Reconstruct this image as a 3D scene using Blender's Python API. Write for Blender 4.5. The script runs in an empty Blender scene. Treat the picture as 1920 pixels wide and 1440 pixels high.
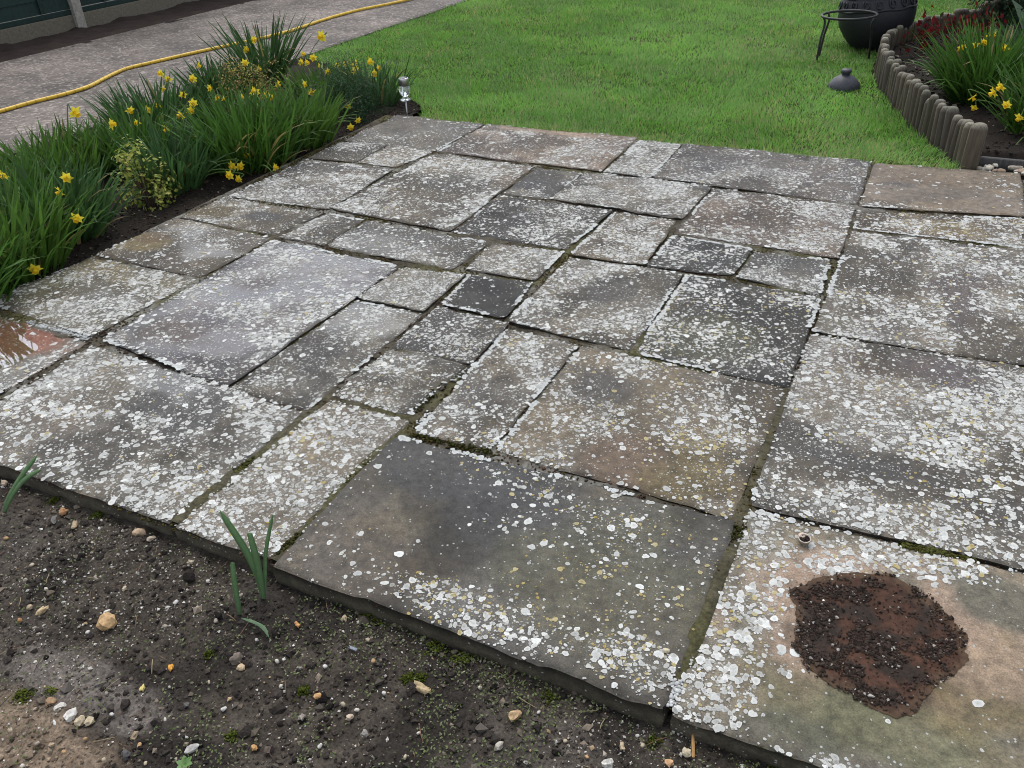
import bpy, math, random
import numpy as np
from mathutils import Matrix, Vector

# ------------------------------------------------------------------ camera, sky, sun, exposure
SC = bpy.context.scene
COL = SC.collection
CAM_H = 1.4
FPX, PITCH, ROLL, YAW = 1601.855, 0.568028964, 0.045953709, -0.479585274   # measured from the slab joints (1920 px wide)
_f = np.array([math.sin(YAW)*math.cos(PITCH), math.cos(YAW)*math.cos(PITCH), -math.sin(PITCH)])
_r = np.array([math.cos(YAW), -math.sin(YAW), 0.0])
_d = np.cross(_f, _r)
CA = math.cos(ROLL)*_r + math.sin(ROLL)*_d
CB = -math.sin(ROLL)*_r + math.cos(ROLL)*_d
CF = _f
cam = bpy.data.cameras.new('camera')
camo = bpy.data.objects.new('camera', cam)
COL.objects.link(camo)
camo.matrix_world = Matrix(((CA[0], -CB[0], -CF[0], 0), (CA[1], -CB[1], -CF[1], 0), (CA[2], -CB[2], -CF[2], CAM_H), (0, 0, 0, 1)))
cam.sensor_width = 36.0
cam.sensor_fit = 'HORIZONTAL'
cam.lens = FPX/1920*36
cam.clip_start = 0.05
cam.clip_end = 200
SC.camera = camo

SUN_ELEV, SUN_AZ = math.radians(58), math.radians(-35)      # azimuth from +Y towards +X
world = bpy.data.worlds.new('World')
SC.world = world
world.use_nodes = True
wn = world.node_tree
bg = wn.nodes['Background']
sky = wn.nodes.new('ShaderNodeTexSky')
sky.sky_type = 'NISHITA'
sky.sun_disc = False
sky.sun_elevation = SUN_ELEV
sky.sun_rotation = SUN_AZ
sky.air_density = 1.0
sky.dust_density = 1.2
sky.ozone_density = 1.0
hs = wn.nodes.new('ShaderNodeHueSaturation')
hs.inputs['Saturation'].default_value = 0.32            # overcast: the blue is veiled by cloud
wn.links.new(sky.outputs[0], hs.inputs['Color'])
wn.links.new(hs.outputs[0], bg.inputs['Color'])
bg.inputs['Strength'].default_value = 0.12
sun = bpy.data.lights.new('sun', 'SUN')
sun.energy = 1.1
sun.angle = math.radians(45)
sun.color = (1.0, 0.97, 0.93)
suno = bpy.data.objects.new('sun', sun)
COL.objects.link(suno)
sd = Vector((math.sin(SUN_AZ)*math.cos(SUN_ELEV), math.cos(SUN_AZ)*math.cos(SUN_ELEV), math.sin(SUN_ELEV)))
suno.rotation_euler = sd.to_track_quat('Z', 'Y').to_euler()
suno.location = (0, 4, 8)
vs = SC.view_settings
vs.view_transform = 'Standard'
vs.look = 'None'
vs.exposure = 0.95
vs.gamma = 1.0
vs.use_curve_mapping = False
SC.cycles.filter_width = 1.0
SC.cycles.max_bounces = 8
SC.cycles.transparent_max_bounces = 16

# ------------------------------------------------------------------ helpers
rng = np.random.default_rng(11)
random.seed(5)


def at(px, py, z=0.0):
    """point of the photograph -> point of the ground at height z"""
    d = (px-960)/FPX*CA + (py-720)/FPX*CB + CF
    return np.array([0, 0, CAM_H]) + d*((z-CAM_H)/d[2])


def at_plane(px, py, axis, val):
    """point of the photograph -> point on the plane x = val (axis 0) or y = val (axis 1)"""
    d = (px-960)/FPX*CA + (py-720)/FPX*CB + CF
    return np.array([0, 0, CAM_H]) + d*(val/d[axis])


def above(base, px, py):
    """point of the photograph standing over ground point base (same depth)"""
    h = np.array([CF[0], CF[1], 0.0])
    d = (px-960)/FPX*CA + (py-720)/FPX*CB + CF
    o = np.array([0, 0, CAM_H])
    return o + d*(((base-o)@h)/(d@h))


def _hash(ix, iy, seed):
    ix, iy = ix.astype(np.uint32), iy.astype(np.uint32)
    n = ix*np.uint32(374761393) + iy*np.uint32(668265263) + np.uint32((seed*974711+1013) % 4294967291)
    n = (n ^ (n >> np.uint32(13)))*np.uint32(1274126177)
    n = (n ^ (n >> np.uint32(15)))*np.uint32(2246822519)
    return ((n ^ (n >> np.uint32(16))) & np.uint32(0xffff)).astype(np.float64)/65535.0


def vnoise(x, y, seed=0):
    x = np.asarray(x, float) + 1000.0
    y = np.asarray(y, float) + 1000.0
    ix, iy = np.floor(x), np.floor(y)
    fx, fy = x-ix, y-iy
    fx, fy = fx*fx*(3-2*fx), fy*fy*(3-2*fy)
    ix, iy = ix.astype(np.int64), iy.astype(np.int64)
    a, b = _hash(ix, iy, seed), _hash(ix+1, iy, seed)
    c, d = _hash(ix, iy+1, seed), _hash(ix+1, iy+1, seed)
    return (a*(1-fx)+b*fx)*(1-fy) + (c*(1-fx)+d*fx)*fy


def fbm(x, y, freq, octs=4, seed=0, gain=0.5):
    s, a, t = 0.0, 1.0, 0.0
    for i in range(octs):
        s = s + a*vnoise(np.asarray(x)*freq + i*17.3, np.asarray(y)*freq - i*9.1, seed+i*31)
        t += a
        a *= gain
        freq *= 2.03
    return s/t


def sstep(a, b, x):
    t = np.clip((x-a)/(b-a), 0, 1)
    return t*t*(3-2*t)


def make_mesh(name, V, F, col=None, smooth=True, extra=None):
    """V (n,3); F = (m,3) or (m,4) array or a list of such; col (n,3) -> attribute Col"""
    V = np.ascontiguousarray(V, dtype=np.float32)
    Fs = F if isinstance(F, list) else [F]
    Fs = [np.ascontiguousarray(f, dtype=np.int32) for f in Fs if len(f)]
    me = bpy.data.meshes.new(name)
    me.vertices.add(len(V))
    me.vertices.foreach_set('co', V.ravel())
    loops = np.concatenate([f.ravel() for f in Fs])
    tot = np.concatenate([np.full(len(f), f.shape[1], np.int32) for f in Fs])
    start = np.concatenate([[0], np.cumsum(tot)[:-1]]).astype(np.int32)
    me.loops.add(len(loops))
    me.loops.foreach_set('vertex_index', loops)
    me.polygons.add(len(tot))
    me.polygons.foreach_set('loop_start', start)
    me.polygons.foreach_set('loop_total', tot)
    me.polygons.foreach_set('use_smooth', np.full(len(tot), smooth, bool))
    me.update(calc_edges=True)
    me.validate()
    if col is not None:
        ca = me.attributes.new('Col', 'FLOAT_COLOR', 'POINT')
        ca.data.foreach_set('color', np.concatenate([np.asarray(col, np.float32), np.ones((len(V), 1), np.float32)], 1).ravel())
    if extra is not None:
        ca = me.attributes.new('Prm', 'FLOAT_COLOR', 'POINT')
        ca.data.foreach_set('color', np.concatenate([np.asarray(extra, np.float32), np.ones((len(V), 1), np.float32)], 1).ravel())
    return me


def tag(o, label=None, cat=None, group=None, kind=None):
    if label: o['label'] = label
    if cat: o['category'] = cat
    if group: o['group'] = group
    if kind: o['kind'] = kind
    return o


def obj(name, me, mat=None, parent=None, loc=(0, 0, 0)):
    o = bpy.data.objects.new(name, me)
    COL.objects.link(o)
    o.location = loc
    if parent: o.parent = parent
    if mat is not None and me is not None and not me.materials: me.materials.append(mat)
    return o


def empty(name, loc, label, cat, group=None):
    o = bpy.data.objects.new(name, None)
    COL.objects.link(o)
    o.location = loc
    o.empty_display_size = 0.05
    return tag(o, label, cat, group)


class MB:
    """collects shapes as (V, F, colour) and joins them into one mesh"""
    def __init__(s): s.V, s.T, s.Q, s.C, s.n = [], [], [], [], 0
    def add(s, V, F, col=(1, 1, 1)):
        V = np.asarray(V, float)
        for f in (F if isinstance(F, list) else [F]):
            f = np.asarray(f)
            if len(f): (s.T if f.shape[1] == 3 else s.Q).append(f+s.n)
        s.V.append(V)
        c = np.asarray(col, float)
        s.C.append(np.tile(c, (len(V), 1)) if c.ndim == 1 else c)
        s.n += len(V)
        return s
    def build(s, name, mat, parent=None, origin=(0, 0, 0), smooth=True):
        F = []
        if s.T: F.append(np.concatenate(s.T))
        if s.Q: F.append(np.concatenate(s.Q))
        o = np.asarray(origin, float)
        me = make_mesh(name, np.concatenate(s.V)-o, F, np.concatenate(s.C), smooth)
        return obj(name, me, mat, parent, tuple(o) if parent is None else (0, 0, 0))


def box(c, s, bev=0.0):
    """box with chamfered vertical/horizontal edges kept simple: 8 or 24 verts"""
    c, s = np.asarray(c, float), np.asarray(s, float)/2
    if bev <= 0:
        V = np.array([[x, y, z] for z in (-1, 1) for x, y in ((-1, -1), (1, -1), (1, 1), (-1, 1))])*s + c
        F = np.array([[3, 2, 1, 0], [4, 5, 6, 7], [0, 1, 5, 4], [1, 2, 6, 5], [2, 3, 7, 6], [3, 0, 4, 7]])
        return V, F
    V, F = [], []
    rings = [(-1, 1), (-1, 0), (1, 0), (1, 1)]
    for zs, ins in rings:
        z = zs*(s[2]-(0 if ins else bev)) if not ins else zs*s[2]
        bx, by = s[0]-(bev if ins else 0), s[1]-(bev if ins else 0)
        V += [(-bx, -by, z), (bx, -by, z), (bx, by, z), (-bx, by, z)]
    for r in range(3):
        for i in range(4):
            F.append([r*4+i, r*4+(i+1) % 4, r*4+4+(i+1) % 4, r*4+4+i])
    F += [[3, 2, 1, 0], [12, 13, 14, 15]]
    return np.array(V)+c, np.array(F)


def tube(pts, rad, n=8, cap=True):
    P = np.asarray(pts, float)
    m = len(P)
    rad = np.broadcast_to(np.asarray(rad, float), (m,))
    T = np.gradient(P, axis=0)
    T /= np.linalg.norm(T, axis=1)[:, None]+1e-12
    up = np.array([0, 0, 1.0]) if abs(T[0, 2]) < 0.9 else np.array([1.0, 0, 0])
    V = []
    u = up - T[0]*(up@T[0]); u /= np.linalg.norm(u)
    a = np.arange(n)/n*2*np.pi
    for i in range(m):
        u = u - T[i]*(u@T[i]); u /= np.linalg.norm(u)
        w = np.cross(T[i], u)
        V.append(P[i] + rad[i]*(np.cos(a)[:, None]*u + np.sin(a)[:, None]*w))
    V = np.concatenate(V)
    i = np.arange(m-1)[:, None]*n
    j = np.arange(n)[None, :]
    k = (j+1) % n
    F = np.stack([i+j, i+k, i+n+k, i+n+j], -1).reshape(-1, 4)
    out = [F]
    if cap:
        V = np.concatenate([V, P[:1], P[-1:]])
        jj = np.arange(n); kk = (jj+1) % n
        b = (m-1)*n
        out.append(np.concatenate([np.stack([kk, jj, np.full(n, m*n)], 1), np.stack([b+jj, b+kk, np.full(n, m*n+1)], 1)]))
    return V, out


def lathe(prof, n=24, c=(0, 0, 0)):
    prof = np.asarray(prof, float)
    a = np.arange(n)/n*2*np.pi
    V = np.concatenate([np.stack([r*np.cos(a), r*np.sin(a), np.full(n, z)], 1) for r, z in prof]) + np.asarray(c)
    m = len(prof)
    i = np.arange(m-1)[:, None]*n
    j = np.arange(n)[None, :]
    k = (j+1) % n
    F = np.stack([i+j, i+k, i+n+k, i+n+j], -1).reshape(-1, 4)
    return V, F


def blades(base, az, tilt, bend, L, W, seg, prof, twist=None, col=None):
    """leaf strips grown from base points: returns V, F(quads), C"""
    N = len(base)
    s = (np.arange(seg)+0.5)/seg
    th = tilt[:, None] + bend[:, None]*s[None, :]**1.4
    dl = (L/seg)[:, None]
    hor = np.concatenate([np.zeros((N, 1)), np.cumsum(np.sin(th)*dl, 1)], 1)
    ver = np.concatenate([np.zeros((N, 1)), np.cumsum(np.cos(th)*dl, 1)], 1)
    hd = np.stack([np.cos(az), np.sin(az)], 1)
    P = np.empty((N, seg+1, 3))
    P[:, :, :2] = base[:, None, :2] + hor[:, :, None]*hd[:, None, :]
    P[:, :, 2] = base[:, None, 2] + ver
    ta = az + np.pi/2 + (0 if twist is None else twist)
    sd_ = np.stack([np.cos(ta), np.sin(ta), np.zeros(N)], 1)
    half = W[:, None]*np.asarray(prof)[None, :]/2
    Lf = P - half[:, :, None]*sd_[:, None, :]
    Rt = P + half[:, :, None]*sd_[:, None, :]
    V = np.stack([Lf, Rt], 2).reshape(-1, 3)
    b = (np.arange(N)*(seg+1)*2)[:, None] + (np.arange(seg)*2)[None, :]
    F = np.stack([b, b+1, b+3, b+2], -1).reshape(-1, 4)
    C = None if col is None else np.repeat(col, (seg+1)*2, axis=0)
    return V, F, C


def leaves(cen, nrm, up, L, W, col):
    """small folded leaves: 4 verts, 2 triangles each"""
    N = len(cen)
    n = nrm/np.linalg.norm(nrm, axis=1)[:, None]
    t = up - n*(up*n).sum(1)[:, None]
    t /= np.linalg.norm(t, axis=1)[:, None]+1e-9
    s = np.cross(n, t)
    a = cen - t*(L/2)[:, None]
    b = cen + t*(L/2)[:, None]
    l = cen + s*(W/2)[:, None] + n*(W*0.18)[:, None]
    r = cen - s*(W/2)[:, None] + n*(W*0.18)[:, None]
    V = np.stack([a, r, b, l], 1).reshape(-1, 3)
    k = np.arange(N)[:, None]*4
    F = np.concatenate([k+np.array([[0, 1, 2]]), k+np.array([[0, 2, 3]])])
    return V, F, np.repeat(col, 4, 0)


# unit blobs for crumbs / pebbles
_ph = (1+5**.5)/2
ICO_V = np.array([(-1, _ph, 0), (1, _ph, 0), (-1, -_ph, 0), (1, -_ph, 0), (0, -1, _ph), (0, 1, _ph), (0, -1, -_ph), (0, 1, -_ph), (_ph, 0, -1), (_ph, 0, 1), (-_ph, 0, -1), (-_ph, 0, 1)])/math.hypot(1, _ph)
ICO_F = np.array([(0, 11, 5), (0, 5, 1), (0, 1, 7), (0, 7, 10), (0, 10, 11), (1, 5, 9), (5, 11, 4), (11, 10, 2), (10, 7, 6), (7, 1, 8), (3, 9, 4), (3, 4, 2), (3, 2, 6), (3, 6, 8), (3, 8, 9), (4, 9, 5), (2, 4, 11), (6, 2, 10), (8, 6, 7), (9, 8, 1)])
OCT_V = np.array([(1, 0, 0), (-1, 0, 0), (0, 1, 0), (0, -1, 0), (0, 0, 1), (0, 0, -1)], float)
OCT_F = np.array([(0, 2, 4), (2, 1, 4), (1, 3, 4), (3, 0, 4), (2, 0, 5), (1, 2, 5), (3, 1, 5), (0, 3, 5)])


def rand_rot(N):
    q = rng.normal(size=(N, 4))
    q /= np.linalg.norm(q, axis=1)[:, None]
    w, x, y, z = q.T
    return np.stack([1-2*(y*y+z*z), 2*(x*y-z*w), 2*(x*z+y*w), 2*(x*y+z*w), 1-2*(x*x+z*z), 2*(y*z-x*w), 2*(x*z-y*w), 2*(y*z+x*w), 1-2*(x*x+y*y)], 1).reshape(N, 3, 3)


def crumbs(P, R, col, flat=0.7, ico=False):
    """many small irregular lumps at P with radius R"""
    N = len(P)
    BV, BF = (ICO_V, ICO_F) if ico else (OCT_V, OCT_F)
    V = BV[None]*(1+rng.uniform(-.35, .35, (N, len(BV), 1)))
    V = V*rng.uniform(.65, 1.25, (N, 1, 3))
    V = np.einsum('nij,nvj->nvi', rand_rot(N), V)
    V[:, :, 2] *= flat
    V = V*R[:, None, None] + P[:, None, :]
    F = (np.arange(N)[:, None, None]*len(BV) + BF[None]).reshape(-1, 3)
    return V.reshape(-1, 3), F, np.repeat(col, len(BV), 0)


def poly_inside(x, y, poly):
    poly = np.asarray(poly)
    ins = np.zeros(np.shape(x), bool)
    j = len(poly)-1
    for i in range(len(poly)):
        xi, yi, xj, yj = *poly[i][:2], *poly[j][:2]
        ins ^= ((yi > y) != (yj > y)) & (x < (xj-xi)*(y-yi)/(yj-yi+1e-12)+xi)
        j = i
    return ins


def grid_sheet(x0, x1, y0, y1, step, hf, name, colf, mat):
    nx, ny = int(round((x1-x0)/step))+1, int(round((y1-y0)/step))+1
    X, Y = np.meshgrid(np.linspace(x0, x1, nx), np.linspace(y0, y1, ny))
    x, y = X.ravel(), Y.ravel()
    V = np.stack([x, y, hf(x, y)], 1)
    i = (np.arange(ny-1)[:, None]*nx + np.arange(nx-1)[None]).ravel()
    F = np.stack([i, i+1, i+nx+1, i+nx], 1)
    return obj(name, make_mesh(name, V, F, colf(x, y)), mat)


# ------------------------------------------------------------------ materials
def mat_new(name):
    m = bpy.data.materials.new(name)
    m.use_nodes = True
    nt = m.node_tree
    return m, nt, nt.nodes['Principled BSDF']


def N_(nt, kind, **kw):
    n = nt.nodes.new(kind)
    for k, v in kw.items():
        if hasattr(n, k): setattr(n, k, v)
        else: n.inputs[k].default_value = v
    return n


def mat_col(name, rough=0.8, grain=0.0, gscale=200, bump=0.0, bscale=200, spec=0.3, trans=0.0, base=None, detail=4, bdist=0.002):
    """vertex colour (or one base colour) with fine procedural grain and relief"""
    m, nt, b = mat_new(name)
    L = nt.links
    b.inputs['Roughness'].default_value = rough
    b.inputs['Specular IOR Level'].default_value = spec
    if base is None:
        c = N_(nt, 'ShaderNodeAttribute', attribute_name='Col').outputs['Color']
    else:
        rgb = N_(nt, 'ShaderNodeRGB'); rgb.outputs[0].default_value = (*base, 1); c = rgb.outputs[0]
    pos = N_(nt, 'ShaderNodeNewGeometry').outputs['Position']
    if grain > 0:
        nz = N_(nt, 'ShaderNodeTexNoise', Scale=gscale, Detail=detail, Roughness=0.65)
        L.new(pos, nz.inputs['Vector'])
        mr = N_(nt, 'ShaderNodeMapRange')
        mr.inputs['From Min'].default_value = 0.3; mr.inputs['From Max'].default_value = 0.7
        mr.inputs['To Min'].default_value = 1-grain; mr.inputs['To Max'].default_value = 1+grain
        L.new(nz.outputs['Fac'], mr.inputs['Value'])
        mx = N_(nt, 'ShaderNodeVectorMath', operation='SCALE')
        L.new(c, mx.inputs[0]); L.new(mr.outputs[0], mx.inputs['Scale'])
        c = mx.outputs[0]
    L.new(c, b.inputs['Base Color'])
    if bump > 0:
        nb = N_(nt, 'ShaderNodeTexNoise', Scale=bscale, Detail=5, Roughness=0.7)
        L.new(pos, nb.inputs['Vector'])
        bp = N_(nt, 'ShaderNodeBump', Strength=bump, Distance=bdist)
        L.new(nb.outputs['Fac'], bp.inputs['Height'])
        L.new(bp.outputs[0], b.inputs['Normal'])
    if trans > 0:
        tr = N_(nt, 'ShaderNodeBsdfTranslucent')
        L.new(c, tr.inputs['Color'])
        ms = N_(nt, 'ShaderNodeMixShader'); ms.inputs[0].default_value = trans
        L.new(b.outputs[0], ms.inputs[1]); L.new(tr.outputs[0], ms.inputs[2])
        L.new(ms.outputs[0], nt.nodes['Material Output'].inputs['Surface'])
    return m


def mat_slab():
    """sandstone: vertex colour, mineral grain, tiny pale lichen specks (Prm.g), damp sheen (Prm.r)"""
    m, nt, b = mat_new('sandstone')
    L = nt.links
    c = N_(nt, 'ShaderNodeAttribute', attribute_name='Col').outputs['Color']
    prm = N_(nt, 'ShaderNodeSeparateColor'); L.new(N_(nt, 'ShaderNodeAttribute', attribute_name='Prm').outputs['Color'], prm.inputs[0])
    pos = N_(nt, 'ShaderNodeNewGeometry').outputs['Position']
    n1 = N_(nt, 'ShaderNodeTexNoise', Scale=260, Detail=5, Roughness=0.75); L.new(pos, n1.inputs['Vector'])
    n2 = N_(nt, 'ShaderNodeTexNoise', Scale=38, Detail=6, Roughness=0.7); L.new(pos, n2.inputs['Vector'])
    m1 = N_(nt, 'ShaderNodeMapRange'); L.new(n1.outputs['Fac'], m1.inputs['Value'])
    for k, v in (('From Min', .3), ('From Max', .7), ('To Min', .55), ('To Max', 1.5)): m1.inputs[k].default_value = v
    m2 = N_(nt, 'ShaderNodeMapRange'); L.new(n2.outputs['Fac'], m2.inputs['Value'])
    for k, v in (('From Min', .3), ('From Max', .7), ('To Min', .55), ('To Max', 1.5)): m2.inputs[k].default_value = v
    mm = N_(nt, 'ShaderNodeMath', operation='MULTIPLY'); L.new(m1.outputs[0], mm.inputs[0]); L.new(m2.outputs[0], mm.inputs[1])
    sc = N_(nt, 'ShaderNodeVectorMath', operation='SCALE'); L.new(c, sc.inputs[0]); L.new(mm.outputs[0], sc.inputs['Scale'])
    # tiny specks
    vo = N_(nt, 'ShaderNodeTexVoronoi', Scale=190.0); L.new(pos, vo.inputs['Vector'])
    sepc = N_(nt, 'ShaderNodeSeparateColor'); L.new(vo.outputs['Color'], sepc.inputs[0])
    lt = N_(nt, 'ShaderNodeMath', operation='LESS_THAN'); L.new(sepc.outputs[0], lt.inputs[0]); L.new(prm.outputs[1], lt.inputs[1])
    rad = N_(nt, 'ShaderNodeMath', operation='MULTIPLY'); L.new(sepc.outputs[1], rad.inputs[0]); rad.inputs[1].default_value = 0.55
    ld = N_(nt, 'ShaderNodeMath', operation='LESS_THAN'); L.new(vo.outputs['Distance'], ld.inputs[0]); L.new(rad.outputs[0], ld.inputs[1])
    fm = N_(nt, 'ShaderNodeMath', operation='MULTIPLY'); L.new(lt.outputs[0], fm.inputs[0]); L.new(ld.outputs[0], fm.inputs[1])
    mix = N_(nt, 'ShaderNodeMix', data_type='RGBA'); L.new(fm.outputs[0], mix.inputs['Factor']); L.new(sc.outputs[0], mix.inputs[6]); mix.inputs[7].default_value = (.36, .365, .35, 1)
    L.new(mix.outputs[2], b.inputs['Base Color'])
    rr = N_(nt, 'ShaderNodeMapRange'); L.new(prm.outputs[0], rr.inputs['Value'])
    rr.inputs['To Min'].default_value = .82; rr.inputs['To Max'].default_value = .15
    L.new(rr.outputs[0], b.inputs['Roughness'])
    b.inputs['Specular IOR Level'].default_value = 0.5
    cw = N_(nt, 'ShaderNodeMath', operation='MULTIPLY'); L.new(prm.outputs[0], cw.inputs[0]); cw.inputs[1].default_value = .62; L.new(cw.outputs[0], b.inputs['Coat Weight']); b.inputs['Coat Roughness'].default_value = .12; b.inputs['Coat IOR'].default_value = 1.45
    bs = N_(nt, 'ShaderNodeMapRange'); L.new(prm.outputs[0], bs.inputs['Value'])
    bs.inputs['To Min'].default_value = .55; bs.inputs['To Max'].default_value = .06
    bp = N_(nt, 'ShaderNodeBump', Distance=0.003); L.new(bs.outputs[0], bp.inputs['Strength'])
    ad = N_(nt, 'ShaderNodeMath', operation='ADD'); L.new(n1.outputs['Fac'], ad.inputs[0]); L.new(n2.outputs['Fac'], ad.inputs[1])
    L.new(ad.outputs[0], bp.inputs['Height']); L.new(bp.outputs[0], b.inputs['Normal'])
    return m


def mat_water(name, tint):
    """thin film of water: lets the stone through, mirrors the sky by Fresnel"""
    m, nt, b = mat_new(name)
    L = nt.links
    tr = N_(nt, 'ShaderNodeBsdfTransparent'); tr.inputs[0].default_value = (*tint, 1)
    gl = N_(nt, 'ShaderNodeBsdfGlossy', Roughness=0.03)
    fr = N_(nt, 'ShaderNodeFresnel', IOR=1.33)
    nz = N_(nt, 'ShaderNodeTexNoise', Scale=14, Detail=2)
    L.new(N_(nt, 'ShaderNodeNewGeometry').outputs['Position'], nz.inputs['Vector'])
    bp = N_(nt, 'ShaderNodeBump', Strength=0.05, Distance=0.01); L.new(nz.outputs['Fac'], bp.inputs['Height'])
    L.new(bp.outputs[0], gl.inputs['Normal']); L.new(bp.outputs[0], fr.inputs['Normal'])
    fm = N_(nt, 'ShaderNodeMath', operation='MULTIPLY'); L.new(fr.outputs[0], fm.inputs[0]); fm.inputs[1].default_value = .5   # film broken by the rough stone
    ms = N_(nt, 'ShaderNodeMixShader'); L.new(fm.outputs[0], ms.inputs[0]); L.new(tr.outputs[0], ms.inputs[1]); L.new(gl.outputs[0], ms.inputs[2])
    L.new(ms.outputs[0], nt.nodes['Material Output'].inputs['Surface'])
    nt.nodes.remove(b)
    return m


def mat_glass(name):
    m, nt, b = mat_new(name)
    b.inputs['Base Color'].default_value = (.92, .95, .97, 1)
    b.inputs['Roughness'].default_value = 0.08
    b.inputs['Transmission Weight'].default_value = 0.85
    return m


def mat_wood(name, base):
    m, nt, b = mat_new(name)
    L = nt.links
    tc = N_(nt, 'ShaderNodeNewGeometry').outputs['Position']
    mp = N_(nt, 'ShaderNodeMapping'); mp.inputs['Scale'].default_value = (110, 110, 7); L.new(tc, mp.inputs[0])
    nz = N_(nt, 'ShaderNodeTexNoise', Scale=1.0, Detail=6, Roughness=0.7); L.new(mp.outputs[0], nz.inputs['Vector'])
    c = N_(nt, 'ShaderNodeAttribute', attribute_name='Col').outputs['Color']
    mr = N_(nt, 'ShaderNodeMapRange'); L.new(nz.outputs['Fac'], mr.inputs['Value'])
    for k, v in (('From Min', .3), ('From Max', .7), ('To Min', .5), ('To Max', 1.45)): mr.inputs[k].default_value = v
    sc = N_(nt, 'ShaderNodeVectorMath', operation='SCALE'); L.new(c, sc.inputs[0]); L.new(mr.outputs[0], sc.inputs['Scale'])
    L.new(sc.outputs[0], b.inputs['Base Color'])
    b.inputs['Roughness'].default_value = 0.85
    bp = N_(nt, 'ShaderNodeBump', Strength=0.5, Distance=0.002); L.new(nz.outputs['Fac'], bp.inputs['Height']); L.new(bp.outputs[0], b.inputs['Normal'])
    return m


M = {}
M['slab'] = mat_slab()
M['lichen'] = mat_col('lichen_crust', rough=0.95, grain=0.16, gscale=420, spec=0.1)
M['mortar'] = mat_col('old_mortar', rough=0.95, grain=0.5, gscale=90, bump=0.8, bscale=140, spec=0.1)
M['soil'] = mat_col('garden_soil', rough=0.95, grain=0.55, gscale=150, bump=0.7, bscale=260, spec=0.12)
M['crumb'] = mat_col('soil_crumbs', rough=0.9, grain=0.25, gscale=500, spec=0.2)
M['stone'] = mat_col('pebble_stone', rough=0.7, grain=0.3, gscale=180, bump=0.35, bscale=220, spec=0.3)
M['moss'] = mat_col('moss', rough=0.95, grain=0.4, gscale=500, spec=0.05)
M['grass'] = mat_col('grass_blade', rough=0.5, spec=0.3, trans=0.45)
M['leaf'] = mat_col('strap_leaf', rough=0.5, grain=0.15, gscale=60, spec=0.25, trans=0.28)
M['shrub'] = mat_col('shrub_leaf', rough=0.6, spec=0.15, trans=0.25)
M['petal'] = mat_col('petal', rough=0.6, spec=0.2, trans=0.3, base=(.92, .78, .07))
M['trumpet'] = mat_col('trumpet', rough=0.6, spec=0.2, trans=0.25, base=(.90, .62, .025))
M['stem'] = mat_col('flower_stem', rough=0.5, spec=0.3, base=(.09, .16, .035))
M['wood'] = mat_wood('weathered_log', None)
M['fence'] = mat_col('green_fence_stain', rough=0.7, grain=0.3, gscale=30, bump=0.3, bscale=60, spec=0.25, detail=6)
M['concrete'] = mat_col('cast_concrete', rough=0.9, grain=0.3, gscale=45, bump=0.4, bscale=120, spec=0.2, detail=6)
M['iron'] = mat_col('black_iron', rough=0.5, grain=0.3, gscale=60, bump=0.25, bscale=180, spec=0.4)
M['hose'] = mat_col('yellow_hose', rough=0.4, spec=0.45, grain=0.12, gscale=12)
M['steel'] = mat_col('brushed_steel', rough=0.32, base=(.42, .42, .42))
M['steel'].node_tree.nodes['Principled BSDF'].inputs['Metallic'].default_value = 0.9
M['glass'] = mat_glass('clear_glass')
M['solar'] = mat_col('solar_cell', rough=0.15, base=(.02, .02, .035))
M['bark'] = mat_col('twig_bark', rough=0.9, grain=0.3, gscale=90)

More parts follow.
